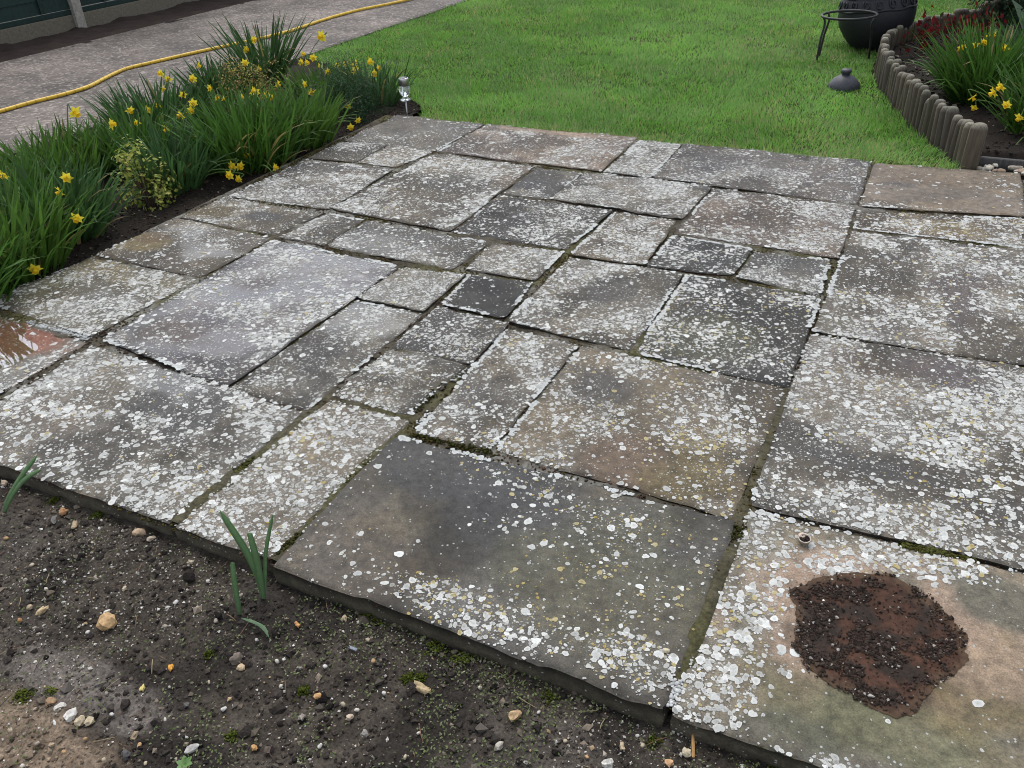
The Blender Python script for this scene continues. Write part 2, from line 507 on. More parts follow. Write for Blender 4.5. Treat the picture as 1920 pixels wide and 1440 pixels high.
# ------------------------------------------------------------------ the patio: slabs
S = {
 1: [(746, 215), (908, 232), (811, 284), (644, 263)],
 2: [(912, 232), (1196, 258), (1127, 320), (821, 284)],
 3: [(1203, 262), (1280, 269), (1218, 332), (1130, 322)],
 4: [(1283, 269), (1635, 302), (1607, 383), (1224, 332)],
 5: [(1641, 306), (1914, 325), (1921, 405), (1611, 387)],
 6: [(1610, 392), (1921, 410), (1927, 464), (1603, 427)],
 7: [(1599, 435), (1928, 470), (1948, 687), (1524, 621)],
 8: [(1520, 627), (1948, 693), (1984, 1083), (1407, 946)],
 9: [(1405, 952), (1984, 1092), (2035, 1640), (1257, 1336)],
 10: [(740, 819), (1377, 977), (1247, 1332), (510, 1060)],
 11: [(1089, 650), (1474, 727), (1374, 970), (929, 844)],
 12: [(954, 616), (1085, 645), (921, 842), (779, 812)],
 13: [(727, 655), (876, 684), (765, 779), (625, 742)],
 14: [(617, 750), (767, 787), (504, 1046), (325, 986)],
 15: [(172, 646), (571, 772), (318, 980), (-130, 830)],
 16: [(-40, 578), (163, 640), (-146, 820), (-400, 730)],
 17: [(175, 481), (371, 523), (171, 630), (-30, 566)],
 18: [(333, 410), (510, 444), (375, 519), (179, 478)],
 19: [(425, 369), (604, 400), (515, 441), (337, 407)],
 20: [(575, 298), (739, 317), (615, 391), (429, 367)],
 21: [(640, 266), (728, 271), (669, 304), (576, 295)],
 22: [(732, 271), (811, 285), (740, 314), (673, 304)],
 23: [(817, 287), (1000, 313), (844, 432), (622, 391)],
 24: [(1005, 315), (1092, 324), (1027, 373), (943, 364)],
 25: [(1099, 322), (1335, 350), (1278, 411), (1034, 373)],
 26: [(937, 367), (1150, 395), (1061, 467), (852, 435)],
 27: [(1156, 399), (1268, 416), (1207, 497), (1070, 479)],
 28: [(1339, 352), (1603, 388), (1572, 484), (1270, 437)],
 29: [(1264, 442), (1410, 468), (1373, 516), (1214, 498)],
 30: [(1415, 471), (1558, 488), (1535, 553), (1380, 519)],
 31: [(1290, 515), (1537, 558), (1476, 725), (1191, 662)],
 32: [(1069, 484), (1283, 512), (1180, 658), (954, 603)],
 33: [(921, 455), (1056, 471), (1003, 525), (873, 504)],
 34: [(882, 516), (998, 529), (946, 597), (829, 570)],
 35: [(686, 413), (915, 455), (850, 505), (614, 461)],
 36: [(617, 400), (681, 412), (606, 460), (525, 444)],
 37: [(512, 449), (746, 502), (425, 724), (190, 635)],
 38: [(751, 504), (873, 514), (793, 584), (671, 559)],
 39: [(822, 575), (954, 607), (881, 682), (731, 651)],
 40: [(666, 564), (793, 587), (573, 769), (430, 727)],
}
GREY, BROWN, DARK, TAN = (.155, .148, .135), (.18, .15, .115), (.085, .085, .088), (.21, .18, .15)
# slab: (stone colour, lichen cover, lichen radius mm, ochre share)
SP = {
 1: ((.135, .13, .122), .10, 4.5, .02), 2: ((.20, .165, .145), .30, 4.5, .03), 3: (GREY, .55, 4.8, .03), 4: ((.125, .12, .122), .20, 4.2, .02),
 5: (TAN, .03, 6, .03), 6: ((.17, .14, .105), .48, 5.5, .10), 7: ((.16, .15, .138), .40, 5.6, .05), 8: ((.165, .155, .14), .58, 5.8, .07),
 9: ((.20, .185, .15), .46, 6.0, .12), 10: ((.115, .11, .10), .085, 4.9, .16), 11: ((.165, .145, .115), .33, 5.6, .18), 12: ((.15, .14, .125), .42, 4.8, .05),
 13: ((.16, .152, .135), .48, 3.9, .04), 14: ((.19, .17, .14), .62, 6.0, .06), 15: ((.165, .155, .138), .48, 5.8, .03), 16: ((.19, .17, .145), .40, 5.8, .03),
 17: ((.15, .14, .105), .48, 5.6, .04), 18: ((.175, .155, .125), .36, 4.8, .03), 19: ((.15, .135, .11), .30, 4.2, .03), 20: ((.15, .14, .128), .50, 5.2, .03),
 21: ((.145, .138, .128), .34, 4.5, .03), 22: ((.18, .16, .13), .48, 4.6, .03), 23: ((.16, .145, .122), .48, 5.4, .04), 24: ((.12, .12, .12), .12, 3.6, .03),
 25: ((.155, .148, .14), .36, 4.2, .02), 26: ((.070, .070, .070), .30, 5.0, .04), 27: ((.16, .14, .11), .36, 4.6, .06), 28: ((.155, .13, .12), .36, 5.0, .04),
 29: ((.042, .044, .048), .30, 5.0, .02), 30: ((.145, .14, .13), .36, 4.2, .04), 31: ((.048, .049, .050), .28, 5.0, .08), 32: ((.15, .143, .13), .36, 4.6, .03),
 33: ((.15, .143, .13), .42, 4.6, .03), 34: ((.036, .038, .042), .12, 4.6, .04), 35: ((.15, .145, .135), .46, 4.4, .02), 36: ((.145, .135, .118), .40, 4.4, .03),
 37: ((.135, .132, .155), .42, 5.4, .02), 38: ((.155, .148, .132), .42, 3.9, .03), 39: ((.085, .082, .078), .26, 4.2, .05), 40: ((.135, .13, .12), .36, 3.9, .03),  # first slab here: bluish sky sheen of the damp painted into its stone colour
}
# marks on the stone: kind, pixel, half sizes in metres, strength.  bare = no lichen, dense = more lichen, w = damp
BL = {
 1: [('bare', 745, 235, .30, .2, 1), ('dense', 830, 245, .10, .12, .4), ('dense', 690, 272, .3, .06, .35)],
 2: [('bare', 1050, 246, .5, .09, 1), ('pink', 1040, 246, .5, .07, .7), ('pink', 1130, 310, .12, .1, .4)],
 4: [('dark', 1330, 300, .25, .16, .5), ('bare', 1500, 310, .2, .12, .7), ('purple', 1560, 340, .2, .2, .4), ('dense', 1260, 300, .12, .3, .35)],
 5: [('dark', 1690, 347, .07, .03, .7), ('brown', 1700, 330, .25, .12, .4), ('dense', 1760, 398, .5, .045, .75), ('dense', 1890, 350, .08, .2, .3)],
 6: [('ochre', 1760, 425, .2, .08, .8), ('dark', 1880, 430, .1, .1, .4)],
 7: [('purple', 1800, 560, .10, .30, .9), ('bare', 1800, 565, .09, .27, .75), ('purple', 1850, 520, .08, .2, .7), ('bare', 1620, 480, .25, .1, .5), ('green', 1560, 600, .1, .1, .3), ('dense', 1900, 560, .12, .4, .25)],
 8: [('purple', 1770, 705, .16, .16, 1), ('bare', 1760, 705, .14, .13, .5), ('brown', 1600, 700, .25, .2, .4), ('bare', 1570, 740, .15, .12, .5), ('dark', 1640, 880, .3, .05, .5), ('bare', 1620, 890, .2, .035, .8), ('dense', 1650, 830, .4, .2, .25), ('dense', 1800, 960, .4, .25, .35)],
 9: [('bare', 1700, 1220, .42, .40, 1), ('pink', 1570, 1150, .18, .22, .9), ('pink', 1800, 1130, .30, .14, .8), ('bare', 1520, 1280, .16, .2, 1), ('bare', 1850, 1330, .5, .25, 1), ('grn2', 1560, 1330, .16, .12, .8), ('green', 1700, 1370, .16, .08, .9), ('ochre', 1850, 1300, .14, .18, .8), ('pink', 1870, 1240, .14, .1, .7),
     ('dkgrn', 1880, 1130, .22, .09, .9), ('bare', 1870, 1140, .3, .07, 1), ('dkgrn', 1500, 1380, .12, .06, .6), ('dense', 1360, 1180, .13, .35, .7), ('dense', 1500, 1010, .35, .09, .7), ('pink', 1345, 1150, .05, .08, .6)],
 10: [('dark', 870, 880, .30, .16, .9), ('dark', 1000, 960, .35, .2, .6), ('bare', 850, 960, .35, .22, .9), ('brown', 620, 1050, .25, .2, .22), ('bare', 690, 1060, .3, .2, .6), ('dense', 900, 1150, .26, .08, 2.6), ('dense', 1200, 1240, .14, .09, 2.8), ('dense', 1080, 1010, .3, .12, 1.2), ('dense', 1130, 960, .3, .05, 1.5), ('green', 1150, 1080, .3, .25, .35), ('yel', 1150, 1080, .32, .3, 1)],
 11: [('dark', 1130, 735, .16, .11, .8), ('bare', 1120, 725, .15, .1, .9), ('brown', 1170, 860, .16, .2, 1), ('bare', 1160, 860, .15, .17, 1), ('dense', 1320, 800, .18, .3, .55), ('ochre', 1300, 880, .12, .2, .7), ('dense', 1140, 765, .08, .04, .5)],
 12: [('dark', 870, 760, .1, .15, .5), ('bare', 860, 770, .07, .12, .5)],
 14: [('bare', 460, 930, .04, .04, .7), ('dense', 450, 970, .2, .2, .2)],
 15: [('dark', 340, 765, .20, .15, .9), ('bare', 345, 760, .19, .13, .85), ('bare', 170, 800, .2, .08, .5), ('w', 330, 715, .22, .1, .8), ('w', 60, 690, .3, .12, .6), ('brown', 90, 780, .2, .1, .4), ('dense', 120, 880, .5, .15, .3)],
 16: [('red', 20, 630, .30, .22, 1), ('bare', 25, 640, .28, .2, 1), ('w', 100, 690, .2, .3, .9)],
 17: [('grn2', 60, 530, .2, .2, .8), ('ochre', 190, 500, .2, .1, .7), ('bare', 200, 495, .2, .08, .6), ('w', 180, 560, .2, .2, .5)],
 18: [('ochre', 265, 455, .14, .10, 1), ('rust', 290, 448, .08, .06, .8), ('bare', 285, 455, .16, .1, .8), ('w', 420, 455, .35, .2, .8)],
 19: [('dark', 490, 405, .12, .08, 1), ('bare', 490, 405, .14, .1, .9), ('ochre', 400, 395, .2, .1, .5)],
 20: [('dark', 600, 315, .3, .1, .8), ('bare', 620, 315, .3, .08, .8), ('brown', 650, 332, .12, .1, .8), ('dark', 690, 345, .08, .25, .5)],
 22: [('brown', 720, 292, .1, .06, .5)],
 23: [('dark', 860, 345, .22, .14, .7), ('bare', 865, 345, .2, .13, .7), ('brown', 980, 325, .15, .2, .5), ('bare', 970, 330, .16, .2, .6), ('dense', 840, 312, .15, .1, .6), ('dense', 700, 380, .2, .15, .2)],
 24: [('dark', 1000, 345, .1, .08, .7)],
 25: [('dark', 1210, 345, .3, .08, .3)],
 26: [('dark', 960, 415, .08, .14, .6), ('bare', 955, 415, .07, .13, .6), ('green', 1080, 430, .2, .1, .3)],
 27: [('pink', 1250, 415, .05, .06, .4)],
 28: [('bare', 1360, 400, .22, .16, .6), ('brown', 1330, 415, .2, .14, .5), ('dense', 1480, 390, .3, .16, .3)],
 30: [('dark', 1500, 500, .12, .1, .7), ('bare', 1500, 503, .12, .09, .8)],
 31: [('ochre', 1240, 570, .06, .12, .6), ('green', 1350, 640, .25, .2, .4)],
 32: [('dark', 1150, 545, .12, .14, .7), ('bare', 1150, 545, .11, .13, .8)],
 34: [('bare', 915, 555, .14, .12, .8)],
 35: [('w', 700, 450, .4, .2, .4)],
 37: [('w', 560, 510, .5, .45, 1), ('w', 380, 620, .4, .3, .8), ('purple', 390, 635, .18, .12, 1), ('bare', 395, 635, .14, .09, .8), ('purple', 480, 535, .16, .15, .9), ('bare', 480, 540, .12, .12, .75), ('purple', 600, 520, .12, .2, .6), ('bare', 590, 500, .1, .1, .5), ('bare', 450, 490, .1, .12, .4), ('brown', 330, 620, .14, .12, .3)],  # purple: dark patches, plus the violet sheen of the wet stone put into colour
 38: [('w', 700, 540, .2, .2, .3)],
 39: [('dark', 830, 620, .25, .2, .4)],
 40: [('w', 680, 590, .25, .16, .9), ('dark', 600, 650, .2, .16, .7), ('bare', 600, 645, .16, .12, .5)],
}
TINT = {'dark': (.062, .062, .063), 'brown': (.15, .105, .072), 'pink': (.40, .29, .21), 'purple': (.098, .083, .085), 'ochre': (.165, .125, .055), 'rust': (.10, .06, .03),
        'green': (.135, .135, .075), 'grn2': (.105, .10, .05), 'dkgrn': (.085, .092, .07), 'red': (.24, .085, .05)}
CRUST = {1: 'R.7', 2: 'L1 F.2', 3: 'L1 R.9 N.4', 4: 'L.5 N.3', 5: 'N.7', 6: 'F.9 N.7 L.7', 7: 'L.9', 9: 'F.5 L.4', 10: 'F.9', 11: 'L.9 F.3', 12: 'L.9 R.7 F.4', 13: 'L.3 R.5', 15: 'F.8', 17: 'N.8', 18: 'F.3 N.2',
         20: 'N.5 L.4 R.4', 22: 'R.5', 23: 'R.7 N.4 L.5', 24: 'N.5 R.6', 25: 'L.7 N.5 F.5', 26: 'R1 L.5', 27: 'L.9 F.5 R.6', 28: 'L.9', 29: 'F1 L1 N.9 R.4', 30: 'L1 F1 R.7', 31: 'L1 F1 R.9 N.5',
         32: 'L.9 R.5 N.6', 33: 'R1 F.4', 34: 'F.8 L.7 R.8 N.9', 35: 'F1', 36: 'F1 L.5', 37: 'F1 N.9', 38: 'F.7', 39: 'F.7 R.9 N.3', 40: 'F1 R.9', 8: 'L.3 F.3', 14: 'F.2'}

px0 = {k: np.array([at(*p)[:2] for p in q]) for k, q in S.items()}
NEAR_Y = float(np.mean([px0[10][2][1], px0[10][3][1], px0[9][3][1]]))
px0[9][2] = (.445, NEAR_Y+.005); px0[9][1][0] = .435
px0[8][1][0] = .43; px0[8][2][0] = .437
px0[16][0] = (px0[17][3][0], px0[16][0][1]); px0[16][3] = (px0[17][3][0]-.01, NEAR_Y+.004)
px0[15][3][1] = NEAR_Y+.002; px0[16][2][1] = NEAR_Y+.003
PX0, PX1, PY1 = -3.10, .43, 4.43

patio = obj('patio', None) if False else None
bx_, by_ = np.meshgrid(np.linspace(PX0+.02, PX1-.01, 230), np.linspace(NEAR_Y+.02, PY1-.015, 222))
bxf, byf = bx_.ravel(), by_.ravel()
rj = np.zeros(len(bxf))
for (a_, b_) in (((1390, 965), (1255, 1335)), ((757, 805), (508, 1052)), ((600, 760), (325, 982)), ((1475, 735), (1392, 960)), ((620, 746), (766, 783))):
    A_, B_ = at(*a_)[:2], at(*b_)[:2]
    t_ = np.clip(((bxf-A_[0])*(B_-A_)[0]+(byf-A_[1])*(B_-A_)[1])/((B_-A_)@(B_-A_)), 0, 1)
    rj = np.maximum(rj, 1-sstep(.02, .04, np.hypot(bxf-A_[0]-t_*(B_-A_)[0], byf-A_[1]-t_*(B_-A_)[1])))
bz = .006*rj - .012 + .006*(fbm(bxf, byf, 8, 3, 70)-.5) + .007*fbm(bxf, byf, 30, 3, 71) + .005*sstep(.5, .7, fbm(bxf, byf, 3, 2, 72))
mcol = np.array([.070, .062, .046])*(0.3+1.4*fbm(bxf, byf, 25, 4, 73))[:, None]
mg = sstep(.47, .62, fbm(bxf, byf, 3.2, 3, 74))[:, None]
mcol = mcol*(1-mg) + np.array([.075, .072, .036])*mg*(0.6+.8*fbm(bxf, byf, 40, 2, 75))[:, None]
nx = 230
ii = (np.arange(221)[:, None]*nx + np.arange(229)[None]).ravel()
gl_ = (sstep(.50, .66, fbm(bxf, byf, 6, 4, 69, .6))*(1-.85*rj))[:, None]
for q_ in px0.values():                             # the bed lies deeper under the slabs
    c_ = q_.mean(0)
    bz = np.where(poly_inside(bxf, byf, q_-np.sign(q_-c_)*.022), -.035, bz)
mcol = mcol*(1-.7*gl_) + .7*gl_*np.array([.20, .195, .175])*(.5+fbm(bxf, byf, 60, 2, 68))[:, None]
mcol = mcol*(1+.15*rj[:, None])
mcol = mcol*(1-.5*rj[:, None]) + .5*rj[:, None]*np.array([.060, .056, .028])*(.4+1.2*fbm(bxf, byf, 40, 3, 67))[:, None]
patio = obj('patio', make_mesh('patio', np.stack([bxf, byf, bz], 1), np.stack([ii, ii+1, ii+nx+1, ii+nx], 1), mcol), M['mortar'])
patio_cols = None
tag(patio, 'weathered stone patio with dark mossy joints', None, None, 'structure')


def slab_h(k, x, y, c):
    r = np.random.default_rng(k*7+1)
    tx, ty, z0 = r.uniform(-.004, .004), r.uniform(-.004, .004), r.uniform(-.003, .003)
    riv = .0030*(fbm(x, y, 3.2, 3, 200+k)-.5) + .0016*(fbm(x, y, 14, 2, 300+k)-.5)
    st = fbm(x, y, 2.0, 3, 400+k)
    riv = riv + .0034*sstep(.50, .512, st) - .003*sstep(.60, .61, st)
    return z0 + tx*(x-c[0]) + ty*(y-c[1]) + riv


def blob_w(b, x, y, seed):
    p = at(b[1], b[2])
    n = (fbm(x, y, 9, 3, seed)-.5)*1.1
    d = np.sqrt(((x-p[0])/b[3])**2 + ((y-p[1])/b[4])**2) + n
    return b[5]*(1-sstep(.55, 1.05, d))


def bil(q, u, v):
    FL, FR, NR, NL = q
    u, v = u[:, None], v[:, None]
    return (NL*(1-u)+NR*u)*(1-v) + (FL*(1-u)+FR*u)*v


out9 = [(1478, 1107), (1512, 1086), (1562, 1075), (1620, 1073), (1670, 1075), (1703, 1094), (1737, 1115), (1770, 1150), (1795, 1173), (1816, 1198), (1812, 1227), (1787, 1261), (1757, 1282), (1732, 1311), (1716, 1338), (1674, 1338), (1632, 1325), (1591, 1298), (1553, 1282), (1520, 1261), (1499, 1227), (1482, 1198), (1497, 1173), (1491, 1140)]
slab_objs = {}
for k, q in px0.items():
    c = q.mean(0)
    q = q + np.sign(q-c)*.0022
    w = (np.linalg.norm(q[1]-q[0])+np.linalg.norm(q[2]-q[3]))/2
    h = (np.linalg.norm(q[0]-q[3])+np.linalg.norm(q[1]-q[2]))/2
    def par(L):
        n = max(8, int(L/.013))
        e = np.array([0, .0025, .007, .013])/L
        return np.concatenate([e, np.linspace(.026/L, 1-.026/L, n), 1-e[::-1]])
    us, vs_ = par(w), par(h)
    nu, nv = len(us), len(vs_)
    U, Vv = np.meshgrid(us, vs_)
    u, v = U.ravel(), Vv.ravel()
    P = bil(q, u, v)
    dm = np.minimum(np.minimum(u*w, (1-u)*w), np.minimum(v*h, (1-v)*h))      # distance to the rim
    def warp(P, u, v):                                                        # uneven hand-cut rim
        d0 = np.minimum(np.minimum(u*w, (1-u)*w), np.minimum(v*h, (1-v)*h))
        return P + np.exp(-d0/.035)[:, None]*np.stack([(fbm(P[:, 0], P[:, 1], 11, 3, 500+k)-.5), (fbm(P[:, 0], P[:, 1], 11, 3, 600+k)-.5)], 1)*.013
    P = warp(P, u, v)
    for ci in range(4):                                                       # worn corners
        dv = c-q[ci]
        dd = np.linalg.norm(P-q[ci], axis=1)
        P = P + (np.exp(-dd/.016)*rng.uniform(.003, .010))[:, None]*dv/np.linalg.norm(dv)
    x, y = P.T
    ed = -.0035*np.exp(-dm/.0035)*(0.5+1.1*fbm(x, y, 25, 2, 700+k)) - .004*np.exp(-dm/.014)*sstep(.5, .75, fbm(x, y, 12, 2, 800+k))
    z = slab_h(k, x, y, c) + ed
    base, cov, rad, ochre = SP[k]
    base = np.array(base)
    br = np.random.default_rng(k)
    def patch(x, y): return sstep(.50, .64, fbm(x, y, 3.6, 4, 2100+k, .55))*(.25 if k in (5, 9, 14) else 1)
    m1 = sstep(.38, .66, fbm(x, y, 4.2, 4, 900+k))[:, None]
    m2 = sstep(.45, .7, fbm(x, y, 7, 4, 1000+k))[:, None]
    col = .62*base*np.array([1.08, 1.0, .87])*(0.30+1.4*fbm(x, y, 6, 5, 1100+k, .62))[:, None]
    col = col*(1-.35*m1) + .35*m1*base*np.array([.72, .74, .80])
    col = col*(1-.38*m2) + .38*m2*(base*np.array([1.25, 1.08, .80]))
    col = col*(1-.50*patch(x, y))[:, None]
    def lich_cov(x, y):
        f = cov*(0.40+1.35*sstep(.36, .70, fbm(x, y, 8.5, 5, 1500+k, .62)))
        f = f*(1-.70*patch(x, y))*1.22
        for bi, b in enumerate(BL.get(k, [])):
            if b[0] == 'bare': f = f*(1-.93*np.clip(blob_w(b, x, y, 1200+k*13+bi), 0, 1))
            if b[0] == 'dense': f = f + (min(cov, .3) if b[5] > 1 else .8)*blob_w(b, x, y, 1200+k*13+bi)*(b[5] if b[5] <= 1 else b[5]*.8)*(1.0 if b[5] > 1 else .7)
        return np.clip(f, 0, .82)
    if k == 9:                                            # damp halo round the spilt soil
        OPx = np.array([at(*p)[:2] for p in out9]); oc = OPx.mean(0)
        for sc_, tint, am in ((1.42, (.235, .17, .12), .75), (1.13, (.085, .054, .034), .92)):
            dd = np.stack([x, y], 1)-oc
            ang_ = np.arctan2(dd[:, 1], dd[:, 0])
            oa = np.arctan2(*(OPx-oc).T[::-1]); orr = np.linalg.norm(OPx-oc, axis=1); oo = np.argsort(oa)
            rl = np.interp(ang_, oa[oo], orr[oo], period=2*np.pi)
            t_ = (1-sstep(.86, 1.08, np.hypot(*dd.T)/(rl*sc_) + .35*(fbm(x, y, 16, 4, 95)-.5)))[:, None]*am
            col = col*(1-t_) + t_*np.array(tint)*(.8+.4*fbm(x, y, 20, 3, 96))[:, None]
    wet = np.zeros(len(x))
    for bi, b in enumerate(BL.get(k, [])):
        ww = blob_w(b, x, y, 1200+k*13+bi)
        if b[0] in TINT: col = col*(1-.85*ww[:, None]) + .85*ww[:, None]*.78*np.array(TINT[b[0]])*(0.75+.5*fbm(x, y, 12, 3, 60+k))[:, None]
        if b[0] == 'w': wet = np.maximum(wet, ww*np.clip(.15+1.5*sstep(.3, .7, fbm(x, y*1.6, 4.5, 4, 98))*.75, 0, 1))
    col = col*(1-.28*wet[:, None])
    bl_ = (.20*sstep(.1, .75, lich_cov(x, y))*(.6+.8*(fbm(x, y, 20, 3, 2200+k)-.1)))[:, None]
    bl_ = bl_*(.3 if k in (26, 29, 31, 34, 39) else 1)
    col = col*(1-bl_) + bl_*np.array([.27, .265, .245])
    col = col*(1-.25*np.exp(-dm/.012))[:, None]         # stone colour darker towards the rim
    spk = np.clip(cov*(0.5+1.0*fbm(x, y, 5, 3, 40+k)), 0, .8)*(.12 if k == 9 else .45)
    V = np.stack([x, y, z], 1)
    idx = np.arange(nu*nv).reshape(nv, nu)
    F = np.stack([idx[:-1, :-1], idx[:-1, 1:], idx[1:, 1:], idx[1:, :-1]], -1).reshape(-1, 4)
    loop = np.concatenate([idx[0, :], idx[1:, -1], idx[-1, -2::-1], idx[-2:0:-1, 0]])
    n0 = len(V); nl = len(loop)
    lp = V[loop]
    lc = lp[:, :2]-c
    lc = lc/np.linalg.norm(lc, axis=1)[:, None]
    r1, r2 = lp.copy(), lp.copy()
    wob = (fbm(lp[:, 0]+lp[:, 1], lp[:, 0]-lp[:, 1], 25, 3, 50+k)-.5)
    r1[:, :2] += lc*(.002+.010*wob)[:, None]; r1[:, 2] = -.024 + .006*wob
    r2[:, :2] += lc*(-.004+.012*wob)[:, None]; r2[:, 2] = -.075
    V = np.concatenate([V, r1, r2])
    a = np.arange(nl); b2 = (a+1) % nl
    F2 = np.concatenate([np.stack([loop[b2], loop[a], n0+a, n0+b2], 1)[:, ::-1], np.stack([n0+b2, n0+a, n0+nl+a, n0+nl+b2], 1)[:, ::-1]])
    scol = np.tile(np.array([.062, .054, .036]), (2*nl, 1))*(0.6+.9*fbm(V[n0:, 0]*2, V[n0:, 1]*2+V[n0:, 2]*3, 9, 3, 33))[:, None]
    col = np.concatenate([col, scol])
    ex = np.concatenate([np.stack([wet, spk, 0*wet], 1), np.tile([0, .05, 0], (2*nl, 1))])
    so = obj('paving_slab', make_mesh('paving_slab', V-np.array([*c, 0]), [F, F2], np.clip(col, .01, .8), True, ex), M['slab'], patio, (c[0], c[1], 0))
    slab_objs[k] = (so, c)

    # ---- lichen crusts on this slab
    area = w*h
    LP, LR, LH, LC = [], [], [], []
    for (rm, share, sg) in ((rad*(.74 if c[1] < 1.9 else .68)*1e-3, .72, .48), (rad*.34e-3, .34, .38)):
        pit = rm*(1.85 if share > .5 else 2.5)
        gu, gv = np.meshgrid(np.arange(int(w/pit))+.5, np.arange(int(h/pit))+.5)
        gu, gv = gu.ravel(), gv.ravel()
        n = len(gu)
        uu = np.clip((gu+br.uniform(-.5, .5, n)*1.25)*pit/w, .003/w, 1-.003/w)
        vv = np.clip((gv+br.uniform(-.5, .5, n)*1.25)*pit/h, .003/h, 1-.003/h)
        pp = warp(bil(q, uu, vv), uu, vv)
        f = lich_cov(pp[:, 0], pp[:, 1])
        keep = br.uniform(0, 1, n) < f*(.60 if share > .5 else .42)
        pp = pp[keep]
        sz = rm*np.exp(sg*br.normal(size=len(pp)))*(0.78+.5*fbm(pp[:, 0], pp[:, 1], 4, 2, 1600+k))
        LP.append(pp); LR.append(np.clip(sz, .0011, .0105)); LH.append(np.full(len(pp), .0006))
        yl = ochre*(0.35+1.6*sstep(.4, .7, fbm(pp[:, 0], pp[:, 1], 5, 3, 1700+k)))
        for bi, b in enumerate(BL.get(k, [])):
            if b[0] in ('yel', 'ochre'): yl = yl + .35*blob_w(b, pp[:, 0], pp[:, 1], 1200+k*13+bi)
        isy = br.uniform(size=len(pp)) < yl
        t = np.clip(br.normal(.5, .28, len(pp)) + .45*(sz/rm-1), 0, 1)[:, None]
        cc = np.array([.41, .405, .375])*(1-t) + np.array([.62, .62, .605])*t
        cc = cc*br.uniform(.70, 1.10, (len(pp), 1))
        cc[isy] = (np.array([.34, .25, .07])*(1-t) + np.array([.42, .36, .20])*t)[isy]
        LR[-1][isy] *= .75
        LC.append(cc)
    # thick white crusts along the rims
    E4 = {'F': (q[0], q[1]), 'R': (q[1], q[2]), 'N': (q[3], q[2]), 'L': (q[0], q[3])}
    for t in CRUST.get(k, '').split():
        a_, b_ = E4[t[0]]
        stg = float(t[1:])
        Ln = np.linalg.norm(b_-a_)
        n = int(Ln*stg*480)
        s = br.uniform(.02, .98, n)
        keep = fbm(s*Ln+k*3.1, s*0+ord(t[0]), 5.5, 2, 1800+k) > (.72-.24*stg)
        s = s[keep]
        inn = (c-(a_+b_)/2); dirn = (b_-a_)/Ln
        inn = inn-dirn*(inn@dirn); inn /= np.linalg.norm(inn)
        u1, v1 = {'F': (s, 0*s+1), 'R': (0*s+1, 1-s), 'N': (s, 0*s), 'L': (0*s, 1-s)}[t[0]]
        pp = warp(bil(q, u1, v1), u1, v1) + inn*(np.abs(br.normal(.0, .005, len(s)))-.0015)[:, None]
        LP.append(pp); LR.append(np.clip(.0032*np.exp(.55*br.normal(size=len(s))), .0012, .010)); LH.append(br.uniform(.0004, .0022, len(s)))
        LC.append(np.array([.55, .56, .555])*br.uniform(.82, 1.05, (len(s), 1)))
    LP, LR, LH, LC = np.concatenate(LP), np.concatenate(LR), np.concatenate(LH), np.concatenate(LC)
    parts_V, parts_F, parts_C, off = [], [], [], 0
    for sel, nn in ((LR > .0030, 9), (LR <= .0030, 5)):
        P_, R2, H_, C_l = LP[sel], LR[sel], LH[sel], LC[sel]
        n = len(P_)
        if not n: continue
        ang = np.arange(nn)/nn*2*np.pi
        ph1, ph2 = br.uniform(0, 6.28, (n, 1)), br.uniform(0, 6.28, (n, 1))
        rr = R2[:, None]*(1+br.uniform(0, .22, (n, 1))*np.cos(2*ang+ph1)+br.uniform(0, .20, (n, 1))*np.cos(3*ang+ph2)+.09*br.normal(size=(n, nn)).clip(-1.8, 1.8))
        sq = br.uniform(.86, 1.16, n)
        rot = br.uniform(0, np.pi, n)
        ex_, ey_ = rr*np.cos(ang)*sq[:, None], rr*np.sin(ang)/sq[:, None]
        X = P_[:, :1] + ex_*np.cos(rot)[:, None] - ey_*np.sin(rot)[:, None]
        Y = P_[:, 1:] + ex_*np.sin(rot)[:, None] + ey_*np.cos(rot)[:, None]
        zb = slab_h(k, P_[:, 0], P_[:, 1], c) + .0005 + br.uniform(0, .0009, n)
        Z = slab_h(k, X.ravel(), Y.ravel(), c).reshape(n, nn) + (.0004+br.uniform(0, .0006, n))[:, None]
        LV = np.empty((n, nn+1, 3))
        LV[:, 0, :2] = P_; LV[:, 0, 2] = zb+H_
        LV[:, 1:, 0], LV[:, 1:, 1], LV[:, 1:, 2] = X, Y, Z
        kk = np.arange(nn)
        tri = np.stack([np.zeros(nn, int), 1+kk, 1+(kk+1) % nn], 1)
        CC = np.repeat(C_l[:, None, :], nn+1, 1)
        CC[:, 0, :] *= br.uniform(.55, 1.0, (n, 1))*np.array([.97, 1.0, .96])
        parts_V.append(LV.reshape(-1, 3)); parts_C.append(CC.reshape(-1, 3))
        parts_F.append((np.arange(n)[:, None, None]*(nn+1)+tri[None]).reshape(-1, 3)+off)
        off += n*(nn+1)
    if off:
        lo = obj('lichen', make_mesh('lichen', np.concatenate(parts_V)-np.array([*c, 0]), np.concatenate(parts_F), np.concatenate(parts_C)), M['lichen'], so)
        tag(lo, None, None, None, 'stuff')

